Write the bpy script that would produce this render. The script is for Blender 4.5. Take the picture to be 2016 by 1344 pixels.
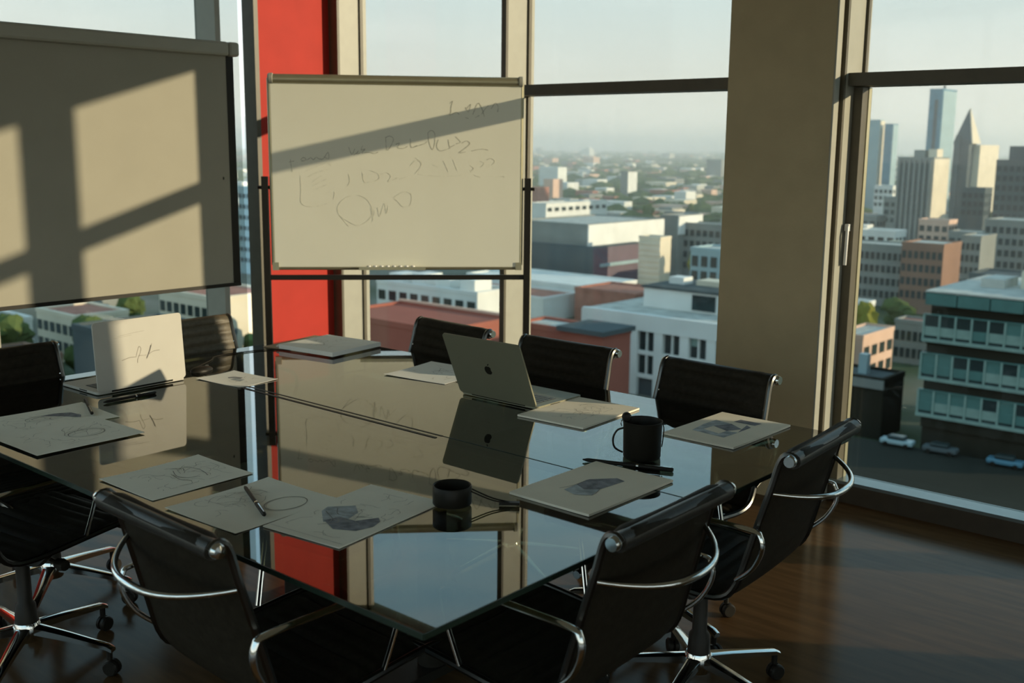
import bpy, bmesh, math, random
from mathutils import Vector, Matrix
for o in list(bpy.data.objects): bpy.data.objects.remove(o)
SC = bpy.context.scene
COL = SC.collection
R = math.radians
random.seed(7)

# ------------------------------------------------------------------ camera
# room axes: X along the window wall, Y towards the window wall, Z up, floor at 0
cam_d = bpy.data.cameras.new('camera'); cam = bpy.data.objects.new('camera', cam_d); COL.objects.link(cam)
cam_d.sensor_width = 36.0; cam_d.lens = 37.8
cam_d.clip_start = 0.05; cam_d.clip_end = 20000
right = Vector((.755, .656, .010)).normalized(); fwd = Vector((-.644, .744, -.180)).normalized()
up = right.cross(fwd).normalized(); right = fwd.cross(up).normalized()
cam.matrix_world = Matrix(((right.x, up.x, -fwd.x, 0), (right.y, up.y, -fwd.y, 0), (right.z, up.z, -fwd.z, 1.60), (0, 0, 0, 1)))
cam_d.dof.use_dof = True; cam_d.dof.focus_distance = 3.2; cam_d.dof.aperture_fstop = 4.2
SC.camera = cam

# ------------------------------------------------------------------ sky, sun, exposure
W = bpy.data.worlds.new('sky'); SC.world = W; W.use_nodes = True
nt = W.node_tree; nt.nodes.clear()
def wn(t): return nt.nodes.new(t)
wo = wn('ShaderNodeOutputWorld'); bg = wn('ShaderNodeBackground'); tc = wn('ShaderNodeTexCoord')
sep = wn('ShaderNodeSeparateXYZ'); ramp = wn('ShaderNodeValToRGB')
nt.links.new(tc.outputs['Generated'], sep.inputs[0]); nt.links.new(sep.outputs['Z'], ramp.inputs[0])
cr = ramp.color_ramp
cr.elements[0].position = 0.0; cr.elements[0].color = (.64, .63, .57, 1)
cr.elements[1].position = 1.0; cr.elements[1].color = (.16, .30, .42, 1)
for p, c in ((.06, (.50, .515, .48, 1)), (.14, (.43, .51, .52, 1)), (.30, (.30, .49, .59, 1)), (.55, (.22, .41, .54, 1))):
    e = cr.elements.new(p); e.color = c
nz = wn('ShaderNodeTexNoise'); nz.inputs['Scale'].default_value = 2.2; nz.inputs['Detail'].default_value = 5
mp = wn('ShaderNodeMapping'); mp.inputs['Scale'].default_value = (1, 1, 6)
nt.links.new(tc.outputs['Generated'], mp.inputs[0]); nt.links.new(mp.outputs[0], nz.inputs[0])
cl = wn('ShaderNodeValToRGB'); cl.color_ramp.elements[0].position = .48; cl.color_ramp.elements[1].position = .75
cl.color_ramp.elements[0].color = (0, 0, 0, 1); cl.color_ramp.elements[1].color = (.45, .45, .45, 1)
nt.links.new(nz.outputs[0], cl.inputs[0])
mx = wn('ShaderNodeMix'); mx.data_type = 'RGBA'; mx.inputs['B'].default_value = (.66, .67, .64, 1)
nt.links.new(cl.outputs[0], mx.inputs['Factor']); nt.links.new(ramp.outputs[0], mx.inputs['A'])
nt.links.new(mx.outputs['Result'], bg.inputs[0]); bg.inputs[1].default_value = .94
nt.links.new(bg.outputs[0], wo.inputs[0])

sun_d = bpy.data.lights.new('sun', 'SUN'); sun = bpy.data.objects.new('sun', sun_d); COL.objects.link(sun)
sun_d.energy = 2.9; sun_d.angle = R(.6); sun_d.color = (1.0, .83, .58)
SUN_DIR = Vector((1.635, 1.0, .315)).normalized()
sun.rotation_euler = SUN_DIR.to_track_quat('Z', 'Y').to_euler(); sun.location = (20, 14, 8)

SC.view_settings.view_transform = 'Standard'; SC.view_settings.look = 'None'
SC.view_settings.exposure = 1.5; SC.view_settings.gamma = 1.0; SC.view_settings.use_curve_mapping = False
SC.cycles.use_denoising = True
SC.cycles.max_bounces = 10; SC.cycles.diffuse_bounces = 5; SC.cycles.glossy_bounces = 5
SC.cycles.transparent_max_bounces = 24; SC.cycles.volume_bounces = 1
SC.cycles.caustics_reflective = True; SC.cycles.sample_clamp_indirect = 6.0

# ------------------------------------------------------------------ materials
MATS = {}
def pm(name, col, rough=.6, metal=0.0, var=.12, scale=14.0, bump=0.0, bscale=None, ior=1.45, coat=0.0, spec=.5, stretch=None):
    if name in MATS: return MATS[name]
    m = bpy.data.materials.new(name); m.use_nodes = True
    t = m.node_tree; b = t.nodes['Principled BSDF']
    b.inputs['Roughness'].default_value = rough; b.inputs['Metallic'].default_value = metal
    b.inputs['IOR'].default_value = ior; b.inputs['Coat Weight'].default_value = coat
    b.inputs['Specular IOR Level'].default_value = spec
    n = t.nodes.new('ShaderNodeTexNoise'); n.inputs['Scale'].default_value = scale; n.inputs['Detail'].default_value = 4
    c = t.nodes.new('ShaderNodeTexCoord'); last = c.outputs['Object']
    if stretch:
        s = t.nodes.new('ShaderNodeMapping'); s.inputs['Scale'].default_value = stretch
        t.links.new(last, s.inputs[0]); last = s.outputs[0]
    t.links.new(last, n.inputs[0])
    r = t.nodes.new('ShaderNodeValToRGB')
    r.color_ramp.elements[0].position = .3; r.color_ramp.elements[1].position = .7
    r.color_ramp.elements[0].color = tuple(max(0, v * (1 - var)) for v in col) + (1,)
    r.color_ramp.elements[1].color = tuple(min(1, v * (1 + var)) for v in col) + (1,)
    t.links.new(n.outputs[0], r.inputs[0]); t.links.new(r.outputs[0], b.inputs['Base Color'])
    if bump:
        n2 = t.nodes.new('ShaderNodeTexNoise'); n2.inputs['Scale'].default_value = bscale or scale * 6
        t.links.new(last, n2.inputs[0])
        bp = t.nodes.new('ShaderNodeBump'); bp.inputs['Strength'].default_value = bump; bp.inputs['Distance'].default_value = .01
        t.links.new(n2.outputs[0], bp.inputs['Height']); t.links.new(bp.outputs[0], b.inputs['Normal'])
    MATS[name] = m; return m

def glass_mat(name, tint, ior, rough=0.0, gain=1.0):
    """a sheet of glass: light passes straight through with a tint, both faces mirror by Fresnel"""
    m = bpy.data.materials.new(name); m.use_nodes = True; t = m.node_tree; t.nodes.clear()
    o = t.nodes.new('ShaderNodeOutputMaterial'); mix = t.nodes.new('ShaderNodeMixShader')
    tr = t.nodes.new('ShaderNodeBsdfTransparent'); gl = t.nodes.new('ShaderNodeBsdfGlossy')
    nzz = t.nodes.new('ShaderNodeTexNoise'); nzz.inputs['Scale'].default_value = 2.0
    rr = t.nodes.new('ShaderNodeValToRGB')
    rr.color_ramp.elements[0].color = tuple(v * .97 for v in tint) + (1,); rr.color_ramp.elements[1].color = tint + (1,)
    t.links.new(nzz.outputs[0], rr.inputs[0]); t.links.new(rr.outputs[0], tr.inputs[0])
    gl.inputs['Roughness'].default_value = rough; gl.inputs['Color'].default_value = (1, 1, 1, 1)
    fr = t.nodes.new('ShaderNodeFresnel'); ge = t.nodes.new('ShaderNodeNewGeometry')
    io = t.nodes.new('ShaderNodeMapRange')                # both faces of the unrefracted sheet mirror alike
    io.inputs['To Min'].default_value = ior; io.inputs['To Max'].default_value = 1/ior
    t.links.new(ge.outputs['Backfacing'], io.inputs['Value']); t.links.new(io.outputs[0], fr.inputs[0])
    g = t.nodes.new('ShaderNodeMath'); g.operation = 'MULTIPLY'; g.inputs[1].default_value = gain; g.use_clamp = True
    t.links.new(fr.outputs[0], g.inputs[0]); t.links.new(g.outputs[0], mix.inputs[0])
    t.links.new(tr.outputs[0], mix.inputs[1]); t.links.new(gl.outputs[0], mix.inputs[2]); t.links.new(mix.outputs[0], o.inputs[0])
    MATS[name] = m; return m

M_FLOOR = pm('dark_polished_floor', (.085, .046, .020), .17, var=.25, scale=3, stretch=(1, 8, 1), spec=.09, bump=.02, bscale=40)
M_CEIL = pm('ceiling_paint', (.80, .77, .70), .9, bump=.05)
M_WALL = pm('wall_paint', (.74, .69, .58), .85, var=.05, bump=.05)
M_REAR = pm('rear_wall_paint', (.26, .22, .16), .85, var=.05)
M_PILLAR = pm('pillar_paint', (.44, .36, .22), .8, var=.05, scale=6, bump=.08, bscale=120)
M_FIN = pm('fin_paint', (.35, .34, .285), .45, var=.04)
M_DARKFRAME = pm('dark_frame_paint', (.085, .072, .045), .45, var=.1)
M_SILL = pm('sill_metal', (.20, .245, .255), .30, metal=.75, var=.05)
M_PLINTH = pm('plinth_paint', (.045, .034, .022), .55, var=.15)
M_RED = pm('red_panel_paint', (.46, .032, .020), .6, spec=.2, var=.06, scale=5, bump=.03)
M_PANE = glass_mat('window_glass', (.97, .98, .97), 1.5, 0.0, 1.0)
M_DIMGLASS = glass_mat('view_dimming_glass', (.755, .765, .745), 1.5, 0.0, .28)      # tint put in to dim the outside view against the room
M_TABLE = glass_mat('table_glass', (.34, .35, .27), 1.60, .012, 1.25)
M_TEDGE = pm('glass_edge', (.020, .035, .026), .2, var=.1, spec=.6)
M_CHROME = pm('chrome', (.72, .72, .70), .12, metal=1.0, var=.02)
M_ALU = pm('dark_aluminium', (.11, .11, .105), .3, metal=1.0, var=.05)
M_LEATHER = pm('black_leather', (.024, .020, .014), .55, var=.2, scale=60, bump=.05, bscale=260, spec=.07)
M_LROLL = pm('black_leather_roll', (.022, .019, .014), .36, var=.2, scale=60, bump=.05, bscale=260, spec=.5)
M_BLACKP = pm('black_plastic', (.016, .014, .011), .45, var=.1, spec=.2)
M_BLACKM = pm('black_metal', (.018, .016, .012), .42, var=.1, metal=.0, spec=.22)
M_BOARD = pm('whiteboard_enamel', (.90, .88, .74), .35, var=.02, scale=3, spec=.4)
M_BFRAME = pm('board_aluminium', (.40, .37, .25), .38, metal=.6, var=.04)
M_SCREEN = pm('screen_fabric', (.34, .32, .26), .95, var=.03, scale=4, bump=.04, bscale=400)
M_SCASE = pm('screen_case', (.36, .35, .29), .5, var=.03)
M_PAPER = pm('sketch_paper', (.84, .80, .68), .85, var=.03, scale=9, bump=.03)
M_PAPERW = pm('white_paper', (.88, .87, .82), .85, var=.02, scale=9, bump=.03)
M_CARD = pm('mount_board', (.86, .79, .65), .85, var=.03, scale=9)
M_CLIP = pm('brown_card', (.34, .25, .16), .7, var=.08)
M_PENCIL = pm('graphite', (.16, .15, .135), .7, var=.2)
M_PENCILF = pm('faint_graphite', (.36, .335, .29), .8, var=.2)
M_WASH = pm('blue_grey_wash', (.42, .46, .48), .85, var=.35, scale=30)
M_WASHD = pm('dark_wash', (.22, .225, .25), .85, var=.4, scale=40)
M_MARK = pm('marker_ink', (.60, .58, .47), .6, var=.3, scale=50)
M_MARKF = pm('faint_marker', (.855, .835, .70), .6, var=.12, scale=50)
M_LAPS = pm('silver_laptop', (.50, .48, .43), .5, var=.02, spec=.2)
M_LAPD = pm('grey_laptop', (.25, .24, .165), .42, metal=.3, var=.02)
M_KEYS = pm('key_plastic', (.10, .12, .13), .5, var=.1)
M_SCRN = pm('dark_display', (.01, .01, .012), .12, var=.1)
M_WHITEP = pm('white_plastic', (.72, .71, .68), .35, var=.02)

# ------------------------------------------------------------------ mesh helpers
class MB:
    def __init__(s): s.v = []; s.f = []
    def box(s, x0, x1, y0, y1, z0, z1):
        n = len(s.v)
        s.v += [(x0,y0,z0),(x1,y0,z0),(x1,y1,z0),(x0,y1,z0),(x0,y0,z1),(x1,y0,z1),(x1,y1,z1),(x0,y1,z1)]
        s.f += [tuple(n+i for i in q) for q in ((3,2,1,0),(4,5,6,7),(0,1,5,4),(1,2,6,5),(2,3,7,6),(3,0,4,7))]
        return s
    def cbox(s, c, sz): return s.box(c[0]-sz[0]/2, c[0]+sz[0]/2, c[1]-sz[1]/2, c[1]+sz[1]/2, c[2]-sz[2]/2, c[2]+sz[2]/2)
    def tube(s, pts, r, seg=8, closed=False, flat=None):
        pts = [Vector(p) for p in pts]; k = len(pts); n0 = len(s.v)
        rs = r if isinstance(r, (list, tuple)) else [r]*k
        nrm = None
        for i, p in enumerate(pts):
            if closed: t = (pts[(i+1) % k] - pts[i-1])
            else: t = pts[min(i+1, k-1)] - pts[max(i-1, 0)]
            t.normalize()
            if nrm is None:
                a = Vector((0,0,1)) if abs(t.z) < .9 else Vector((1,0,0))
                nrm = (a - t*a.dot(t)).normalized()
            else: nrm = (nrm - t*nrm.dot(t)).normalized()
            b = t.cross(nrm)
            for j in range(seg):
                an = 2*math.pi*j/seg
                s.v.append(tuple(p + nrm*math.cos(an)*rs[i]*(flat or 1) + b*math.sin(an)*rs[i]))
        m = k if closed else k-1
        for i in range(m):
            for j in range(seg):
                a0 = n0+i*seg+j; a1 = n0+i*seg+(j+1) % seg; i2 = (i+1) % k
                s.f.append((a0, a1, n0+i2*seg+(j+1) % seg, n0+i2*seg+j))
        if not closed:
            s.f.append(tuple(n0+j for j in reversed(range(seg)))); s.f.append(tuple(n0+(k-1)*seg+j for j in range(seg)))
        return s
    def lathe(s, prof, seg=24, c=(0,0,0), axis='z'):
        n0 = len(s.v)
        for (r, h) in prof:
            for j in range(seg):
                a = 2*math.pi*j/seg; x, y = r*math.cos(a), r*math.sin(a)
                s.v.append((c[0]+x, c[1]+y, c[2]+h) if axis == 'z' else ((c[0]+h, c[1]+x, c[2]+y) if axis == 'x' else (c[0]+x, c[1]+h, c[2]+y)))
        for i in range(len(prof)-1):
            for j in range(seg):
                s.f.append((n0+i*seg+j, n0+i*seg+(j+1) % seg, n0+(i+1)*seg+(j+1) % seg, n0+(i+1)*seg+j))
        return s
    def prism(s, poly, z0, z1):
        n = len(s.v); k = len(poly)
        s.v += [(x,y,z0) for x,y in poly] + [(x,y,z1) for x,y in poly]
        s.f.append(tuple(n+i for i in reversed(range(k)))); s.f.append(tuple(n+k+i for i in range(k)))
        for i in range(k): s.f.append((n+i, n+(i+1) % k, n+k+(i+1) % k, n+k+i))
        return s
    def ribbon(s, pts, w, z=0.0):                    # a flat drawn line in the XY plane
        for a, b in zip(pts[:-1], pts[1:]):
            dx, dy = b[0]-a[0], b[1]-a[1]; l = math.hypot(dx, dy)
            if l < 1e-6: continue
            nx, ny = -dy/l*w/2, dx/l*w/2; n = len(s.v)
            ex, ey = dx/l*w*.3, dy/l*w*.3
            s.v += [(a[0]+nx-ex,a[1]+ny-ey,z),(a[0]-nx-ex,a[1]-ny-ey,z),(b[0]-nx+ex,b[1]-ny+ey,z),(b[0]+nx+ex,b[1]+ny+ey,z)]
            s.f.append((n, n+1, n+2, n+3))
        return s
    def mesh(s, name, mat, smooth=False):
        me = bpy.data.meshes.new(name); me.from_pydata(s.v, [], s.f); me.update()
        me.materials.append(mat)
        bm = bmesh.new(); bm.from_mesh(me); bmesh.ops.recalc_face_normals(bm, faces=bm.faces); bm.to_mesh(me); bm.free()
        if smooth:
            for p in me.polygons: p.use_smooth = True
            try: me.set_sharp_from_angle(angle=R(40))
            except Exception: pass
        return me
    def build(s, name, mat, parent=None, smooth=False, loc=None, rot=None):
        o = bpy.data.objects.new(name, s.mesh(name, mat, smooth)); COL.objects.link(o)
        if parent: o.parent = parent
        if loc: o.location = loc
        if rot: o.rotation_euler = rot
        return o
def bevel(o, w=.004, seg=2):
    m = o.modifiers.new('bevel', 'BEVEL'); m.width = w; m.segments = seg; m.limit_method = 'ANGLE'
    return o
def tag(o, label=None, cat=None, group=None, kind=None):
    if label: o['label'] = label
    if cat: o['category'] = cat
    if group: o['group'] = group
    if kind: o['kind'] = kind
    return o
def empty(name, loc=(0,0,0), rz=0.0):
    o = bpy.data.objects.new(name, None); COL.objects.link(o); o.location = loc; o.rotation_euler = (0,0,rz)
    o.empty_display_size = .1
    return o
def link(name, me, parent=None, loc=(0,0,0), rot=(0,0,0)):
    o = bpy.data.objects.new(name, me); COL.objects.link(o); o.parent = parent; o.location = loc; o.rotation_euler = rot
    return o
def copy_tree(o, parent=None):
    c = o.copy(); COL.objects.link(c); c.parent = parent
    for ch in list(o.children): copy_tree(ch, c)
    return c
def struct(mb, name, mat, smooth=False): return tag(mb.build(name, mat, None, smooth), kind='structure')
def smoothpath(pts, n=6):
    pts = [Vector(p) for p in pts]; out = []
    for i in range(len(pts)-1):
        p0 = pts[max(i-1,0)]; p1 = pts[i]; p2 = pts[i+1]; p3 = pts[min(i+2,len(pts)-1)]
        for k in range(n):
            t = k/n; out.append(.5*((2*p1)+(p2-p0)*t+(2*p0-5*p1+4*p2-p3)*t*t+(3*p1-p0-3*p2+p3)*t**3))
    out.append(pts[-1]); return out

# ------------------------------------------------------------------ the room shell
XL, XR, YB, YG, ZC = -5.62, 7.0, -3.0, 4.70, 3.15
struct(MB().box(XL, XR, YB, YG+.1, -.2, 0), 'floor', M_FLOOR)
struct(MB().box(XL, XR, YB, YG+.1, ZC, ZC+.2), 'ceiling', M_CEIL)
struct(MB().box(XL, XR, YB-.2, YB, 0, .10), 'wall_rear', M_REAR)
struct(MB().box(XL, XR, YB-.2, YB, 3.05, ZC), 'trim_6', M_REAR)
struct(MB().box(1.15, 4.0, 4.5, 4.70, .10, 3.05), 'wall_sun_block', M_REAR)  # unseen solid stretch, added to keep the sun off near chairs and sheets
struct(MB().box(XR, XR+.2, YB, YG+.1, 0, .30), 'wall_right', M_WALL)
struct(MB().box(XR, XR+.2, YB, YG+.1, 3.05, ZC), 'trim_5', M_WALL)
struct(MB().box(XL, XR, 4.5, YG+.08, 3.05, ZC), 'trim_1', M_WALL)          # head above the window wall
struct(MB().box(XL, -5.42, YB, 4.5, 3.05, ZC), 'trim_2', M_WALL)           # head above the left wall
pl = struct(MB().box(-5.4, XR, 4.575, 4.70, 0, .085), 'trim_3', M_PLINTH)    # low plinth under the windows
MB().box(-5.4, XR, 4.575, 4.70, .085, .10).build('sill', M_SILL, pl)
pl2 = struct(MB().box(-5.62, -5.42, YB, 4.5, 0, .085), 'trim_4', M_PLINTH)
MB().box(-5.62, -5.42, YB, 4.5, .085, .10).build('sill', M_SILL, pl2)
# red panels in the left wall
rp = struct(MB().box(-5.50, -5.42, 3.945, 4.5, .10, 3.05), 'wall_corner', M_RED)
MB().box(-5.52, -5.405, 3.915, 3.945, .10, 3.05).build('edge_frame', M_DARKFRAME, rp)
rp2 = struct(MB().box(-5.50, -5.44, .95, 2.05, .10, 3.05), 'wall_left', M_RED)
# pillar
pil = struct(MB().box(-2.546, -2.042, 4.42, 4.47, 0, ZC), 'wall_pillar', M_PILLAR)
MB().box(-2.042, -2.034, 4.422, 4.468, .0, 3.15).build('corner_bead', M_FIN, pil)
MB().box(-2.062, -2.05, 4.475, 4.49, .10, 3.05).build('reveal', M_DARKFRAME, pil)

def window(n, xa, xb, fin_w=.035, shade_w=None, transom=True, fin=True, casement=False):
    """one bay of the window wall; its fin stands at the left end xa"""
    w = tag(empty('window_%d' % n, (0, 0, 0)), kind='structure')
    if fin:
        f = MB().box(xa-fin_w, xa, 4.50, 4.72, 0, 3.05).build('fin', M_FIN, w)
        cw = shade_w or fin_w
        MB().box(xa-cw, xa-.001, 4.484, 4.50, 0, 3.05).build('cap', M_DARKFRAME, f)  # dark strip: shade of the fin's room-side face put into colour
    MB().box(xa, xb, 4.683, 4.692, .10, 3.05).build('pane', M_DIMGLASS, w)
    if transom:
        MB().box(xa+.002, xb-fin_w-.002, 4.52, 4.675, 1.862, 1.917).build('transom', M_DARKFRAME, w)
    gb = MB().box(xa, xa+.012, 4.66, 4.683, .10, 3.05).box(xb-fin_w-.012, xb-fin_w, 4.66, 4.683, .10, 3.05)
    gb.build('glazing_bead', M_DARKFRAME, w)
    if casement:
        c = MB().box(xa+.002, xa+.042, 4.58, 4.68, .10, 1.86).build('casement_jamb', M_DARKFRAME, w)
        MB().box(xa+.040, xa+.046, 4.64, 4.668, .10, 1.86).build('metal_strip', M_BFRAME, c)
        h = MB().tube([(xa+.02, 4.565, 1.27), (xa+.024, 4.555, 1.22), (xa+.020, 4.56, 1.09)], .008, 8).build('window_handle', M_WHITEP, c, True)
        MB().box(xa+.008, xa+.028, 4.56, 4.585, 1.24, 1.27).build('handle_mount', M_WHITEP, c)
    return w
window(1, -5.336, -3.944, shade_w=.085)
window(2, -3.944, -2.055, shade_w=.035)
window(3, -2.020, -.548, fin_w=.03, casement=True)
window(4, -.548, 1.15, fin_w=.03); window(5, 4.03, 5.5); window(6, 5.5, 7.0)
for x0_, x1_ in ((-2.018, -.58), (-.546, 1.12)):          # unseen fabric roller blinds, put in to shade the screen's top
    rbl = tag(empty('roller_blind', ((x0_+x1_)/2, 4.62, 0)), 'unseen fabric roller blind added to shade the screen, %s' % ('in the bay right of the pillar' if x0_ < -1 else 'second bay right of the pillar'), 'roller blind', 'roller blinds')
    w2 = (x1_-x0_)/2
    MB().box(-w2, w2, -.004, .004, 2.475, 3.0).build('blind_fabric', M_SCREEN, rbl); MB().tube([(-w2, 0, 3.01), (w2, 0, 3.01)], .03, 12).build('roller', M_SCASE, rbl, True); MB().box(-w2, w2, -.01, .01, 2.46, 2.48).build('bottom_rail', M_SCASE, rbl)
def lwindow(n, ya, yb, lo_fin=True):
    w = tag(empty('window_%d' % n, (0, 0, 0)), kind='structure')
    MB().box(-5.62, -5.42, ya-.035, ya, .10, 3.05).build('fin', M_FIN, w)
    MB().box(-5.612, -5.603, ya, yb, .10, 3.05).build('pane', M_DIMGLASS if ya > 2 else M_PANE, w)
    return w
for k in range(8):  # unseen rear wall, glazed to bring in more sky light
    w_ = tag(empty('window_%d' % (16+k)), kind='structure'); x_ = XL+k*1.577
    MB().box(x_, x_+.04, YB-.18, YB, .10, 3.05).build('fin', M_FIN, w_); MB().box(x_+.04, x_+1.577, YB-.13, YB-.12, .10, 3.05).build('pane', M_PANE, w_)
for k in range(5):  # unseen right wall, glazed to lift the sky light on the screen
    w_ = tag(empty('window_%d' % (11+k)), kind='structure'); y_ = YB+k*1.5
    MB().box(XR, XR+.18, y_, y_+.04, .30, 3.05).build('fin', M_FIN, w_); MB().box(XR+.12, XR+.13, y_+.04, y_+1.5, .30, 3.05).build('pane', M_PANE, w_)
lwindow(9, 2.335, 3.66); lwindow(10, 3.695, 3.945); lwindow(24, 2.05+.035, 2.30); lwindow(25, -.55, .95); lwindow(26, -2.0, -.585); lwindow(27, YB+.035, -2.035)  # the last three, out of view, are added for more light

# ------------------------------------------------------------------ table
TZ = .73
tb = tag(empty('conference_table', (-2.58, 2.18, 0)), 'large glass-topped conference table covered with sketches', 'table')
def tslab(x0, x1, y0, y1):
    t = MB().box(x0, x1, y0, y1, TZ-.012, TZ).build('glass_top', M_TABLE, tb)
    t.location = (2.58, -2.18, 0)
    e = .012
    m = MB().box(x0, x1, y0-.002, y0, TZ-.013, TZ-.0005).box(x0, x1, y1, y1+.002, TZ-.013, TZ-.0005)
    m.box(x0-.002, x0, y0, y1, TZ-.013, TZ-.0005).box(x1, x1+.002, y0, y1, TZ-.013, TZ-.0005)
    m.build('polished_edge', M_TEDGE, t)
tslab(-3.85, -1.305, 1.272, 2.243); tslab(-3.85, -1.305, 2.251, 3.10)
def tpart(mb, name, mat, sm=False):
    o = mb.build(name, mat, tb, sm); o.location = (2.58, -2.18, 0); return o
tpart(MB().box(-3.25, -2.20, 2.19, 2.30, TZ-.10, TZ-.014), 'cable_tray', M_BLACKM)
tpart(MB().box(-3.22, -2.22, 2.2435, 2.2505, TZ-.010, TZ+.001), 'slot_cover', M_BLACKM)
tpart(MB().box(-3.22, -2.22, 2.215, 2.225, TZ+.0003, TZ+.0015), 'slot_lip', M_BLACKM)
for x in (-2.86, -2.20):
    tpart(MB().box(x-.04, x+.04, 1.55, 2.83, TZ-.06, TZ-.015), 'cross_beam', M_BLACKM)
    tpart(MB().tube([(x, 2.18, .03), (x, 2.18, TZ-.06)], .045, 16), 'pedestal', M_BLACKM, True)
    tpart(MB().box(x-.05, x+.05, 1.80, 2.56, 0, .03), 'foot', M_BLACKM)
tpart(MB().box(-2.86, -2.20, 2.15, 2.19, TZ-.06, TZ-.02), 'long_beam', M_BLACKM)

# ------------------------------------------------------------------ chairs
def make_chair():
    root = empty('office_chair')
    prof = smoothpath([(0,.275,.385),(0,.285,.42),(0,.262,.446),(0,.20,.455),(0,.08,.447),(0,-.04,.436),(0,-.13,.432),(0,-.185,.447),(0,-.215,.49),
                       (0,-.235,.56),(0,-.262,.66),(0,-.29,.76),(0,-.305,.82),(0,-.318,.845),(0,-.338,.850),(0,-.352,.838)], 10)
    n = len(prof); L = [0]
    for a, b in zip(prof[:-1], prof[1:]): L.append(L[-1]+(b-a).length)
    def hw(i):                                     # half width: seat wider than the back
        z = prof[i].z; return .228 - .016*max(0, min(1, (z-.45)/.35))
    mb = MB(); NX = 10; rows = []
    for side in (1, -1):
        grid = []
        for i in range(n):
            t = (prof[min(i+1,n-1)]-prof[max(i-1,0)]).normalized(); nv = Vector((0, t.z, -t.y))   # towards the sitter
            rib = .0075*abs(math.sin(math.pi*L[i]/.042))**.7
            row = []
            for k in range(NX+1):
                u = k/NX*2-1
                off = side*(.007 + rib*(1.0 if side > 0 else .12)*(1-abs(u)**8))
                sag = -.006*(1-u*u)
                p = prof[i] + nv*(off*(1 if abs(u) < .999 else .3)+sag)
                row.append(len(mb.v)); mb.v.append((u*hw(i), p.y, p.z))
            grid.append(row)
        for i in range(n-1):
            for k in range(NX): mb.f.append((grid[i][k], grid[i][k+1], grid[i+1][k+1], grid[i+1][k]))
        rows.append(grid)
    A, B = rows
    for i in range(n-1):
        for k in (0, NX): mb.f.append((A[i][k], A[i+1][k], B[i+1][k], B[i][k]))
    for i in (0, n-1):
        for k in range(NX): mb.f.append((A[i][k], A[i][k+1], B[i][k+1], B[i][k]))
    sl = mb.build('seat_and_back', M_LEATHER, root, True)
    # leather roll along the top
    MB().tube([(-.214,-.338,.836),(-.1,-.338,.836),(.1,-.338,.836),(.214,-.338,.836)], .021, 12).build('top_roll', M_LROLL, root, True)
    for s in (-1, 1):
        rail = [(s*(hw(i)+.007), prof[i].y, prof[i].z) for i in range(0, n, 4)]
        MB().tube(rail, .0095, 8).build('side_rail', M_ALU, root, True)
        MB().lathe([(0,-.012),(.014,-.012),(.0165,-.004),(.0165,.004),(.013,.011),(0,.013)], 14, (s*.226,-.338,.838), 'x').build('end_cap', M_CHROME, root, True)
        MB().lathe([(0,-.009),(.012,-.009),(.0135,0),(.012,.009),(0,.010)], 12, (s*.238,.272,.39), 'x').build('end_cap', M_CHROME, root, True)
        x = s*.258
        arm = smoothpath([(s*.238,-.215,.50),(s*.25,-.262,.545),(x,-.288,.60),(x,-.283,.638),(x,-.255,.650),(x,-.10,.652),(x,.045,.650),(x,.085,.640),(x,.098,.615),(x-s*.004,.085,.55),(s*.24,.06,.455)], 5)
        MB().tube(arm, .0088, 10, flat=.7).build('armrest', M_CHROME, root, True)
    spr = []
    for k in range(25):
        u = k/24*2-1; b = (1-abs(u)**2.4)
        spr.append((u*.218, -.283-.115*b, .742-.022*b))
    MB().tube(spr, [.0062+.0028*(1-abs(k/12-1)) for k in range(25)], 10).build('back_spreader', M_CHROME, root, True)
    MB().tube(smoothpath([(-.226,-.06,.43),(-.15,-.05,.385),(0,-.04,.37),(.15,-.05,.385),(.226,-.06,.43)], 5), .014, 8).build('seat_spreader', M_ALU, root, True)
    MB().lathe([(0,.14),(.034,.14),(.030,.20),(.022,.21),(.020,.36),(.05,.365),(.05,.40),(0,.40)], 18).build('column', M_BLACKM, root, True)
    kn = MB().tube([(.0,.02,.375),(.16,.02,.36)], .006, 8).build('tilt_lever', M_BLACKM, root, True)
    MB().lathe([(0,-.02),(.016,-.018),(.019,0),(.016,.018),(0,.02)], 12, (.17,.02,.36), 'x').build('knob', M_BLACKP, kn, True)
    MB().lathe([(0,.085),(.036,.085),(.042,.10),(.042,.13),(.036,.145),(0,.15)], 20).build('hub', M_CHROME, root, True)
    leg = MB(); pts = []
    prof2 = [(.03,.132,.020,.022),(.12,.120,.017,.018),(.22,.104,.014,.014),(.275,.095,.013,.012),(.292,.086,.012,.010)]
    for (d, z, hw2, th) in prof2:
        leg.v += [(d,-hw2,z-th),(d,hw2,z-th),(d,hw2,z),(d,hw2*.5,z+.004),(d,-hw2*.5,z+.004),(d,-hw2,z)]
    for i in range(len(prof2)-1):
        for j in range(6): leg.f.append((i*6+j, i*6+(j+1) % 6, (i+1)*6+(j+1) % 6, (i+1)*6+j))
    leg.f += [tuple(range(6)), tuple(len(prof2)*6-6+j for j in range(6))]
    lm = leg.mesh('base_leg', M_CHROME, True)
    cm = MB().tube([(.278,0,.084),(.278,0,.05)], .009, 8).lathe([(0,-.019),(.020,-.019),(.0245,-.014),(.0245,-.004),(.012,-.003),(.012,.003),(.0245,.004),(.0245,.014),(.020,.019),(0,.019)], 16, (.284,0,.0245), 'y').mesh('castor', M_BLACKP, True)
    for k in range(5):
        l = link('base_leg', lm, root, rot=(0,0,R(72*k))); link('castor', cm, l)
    return root
chair0 = make_chair()
G = 'office chairs around the glass table'
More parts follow.
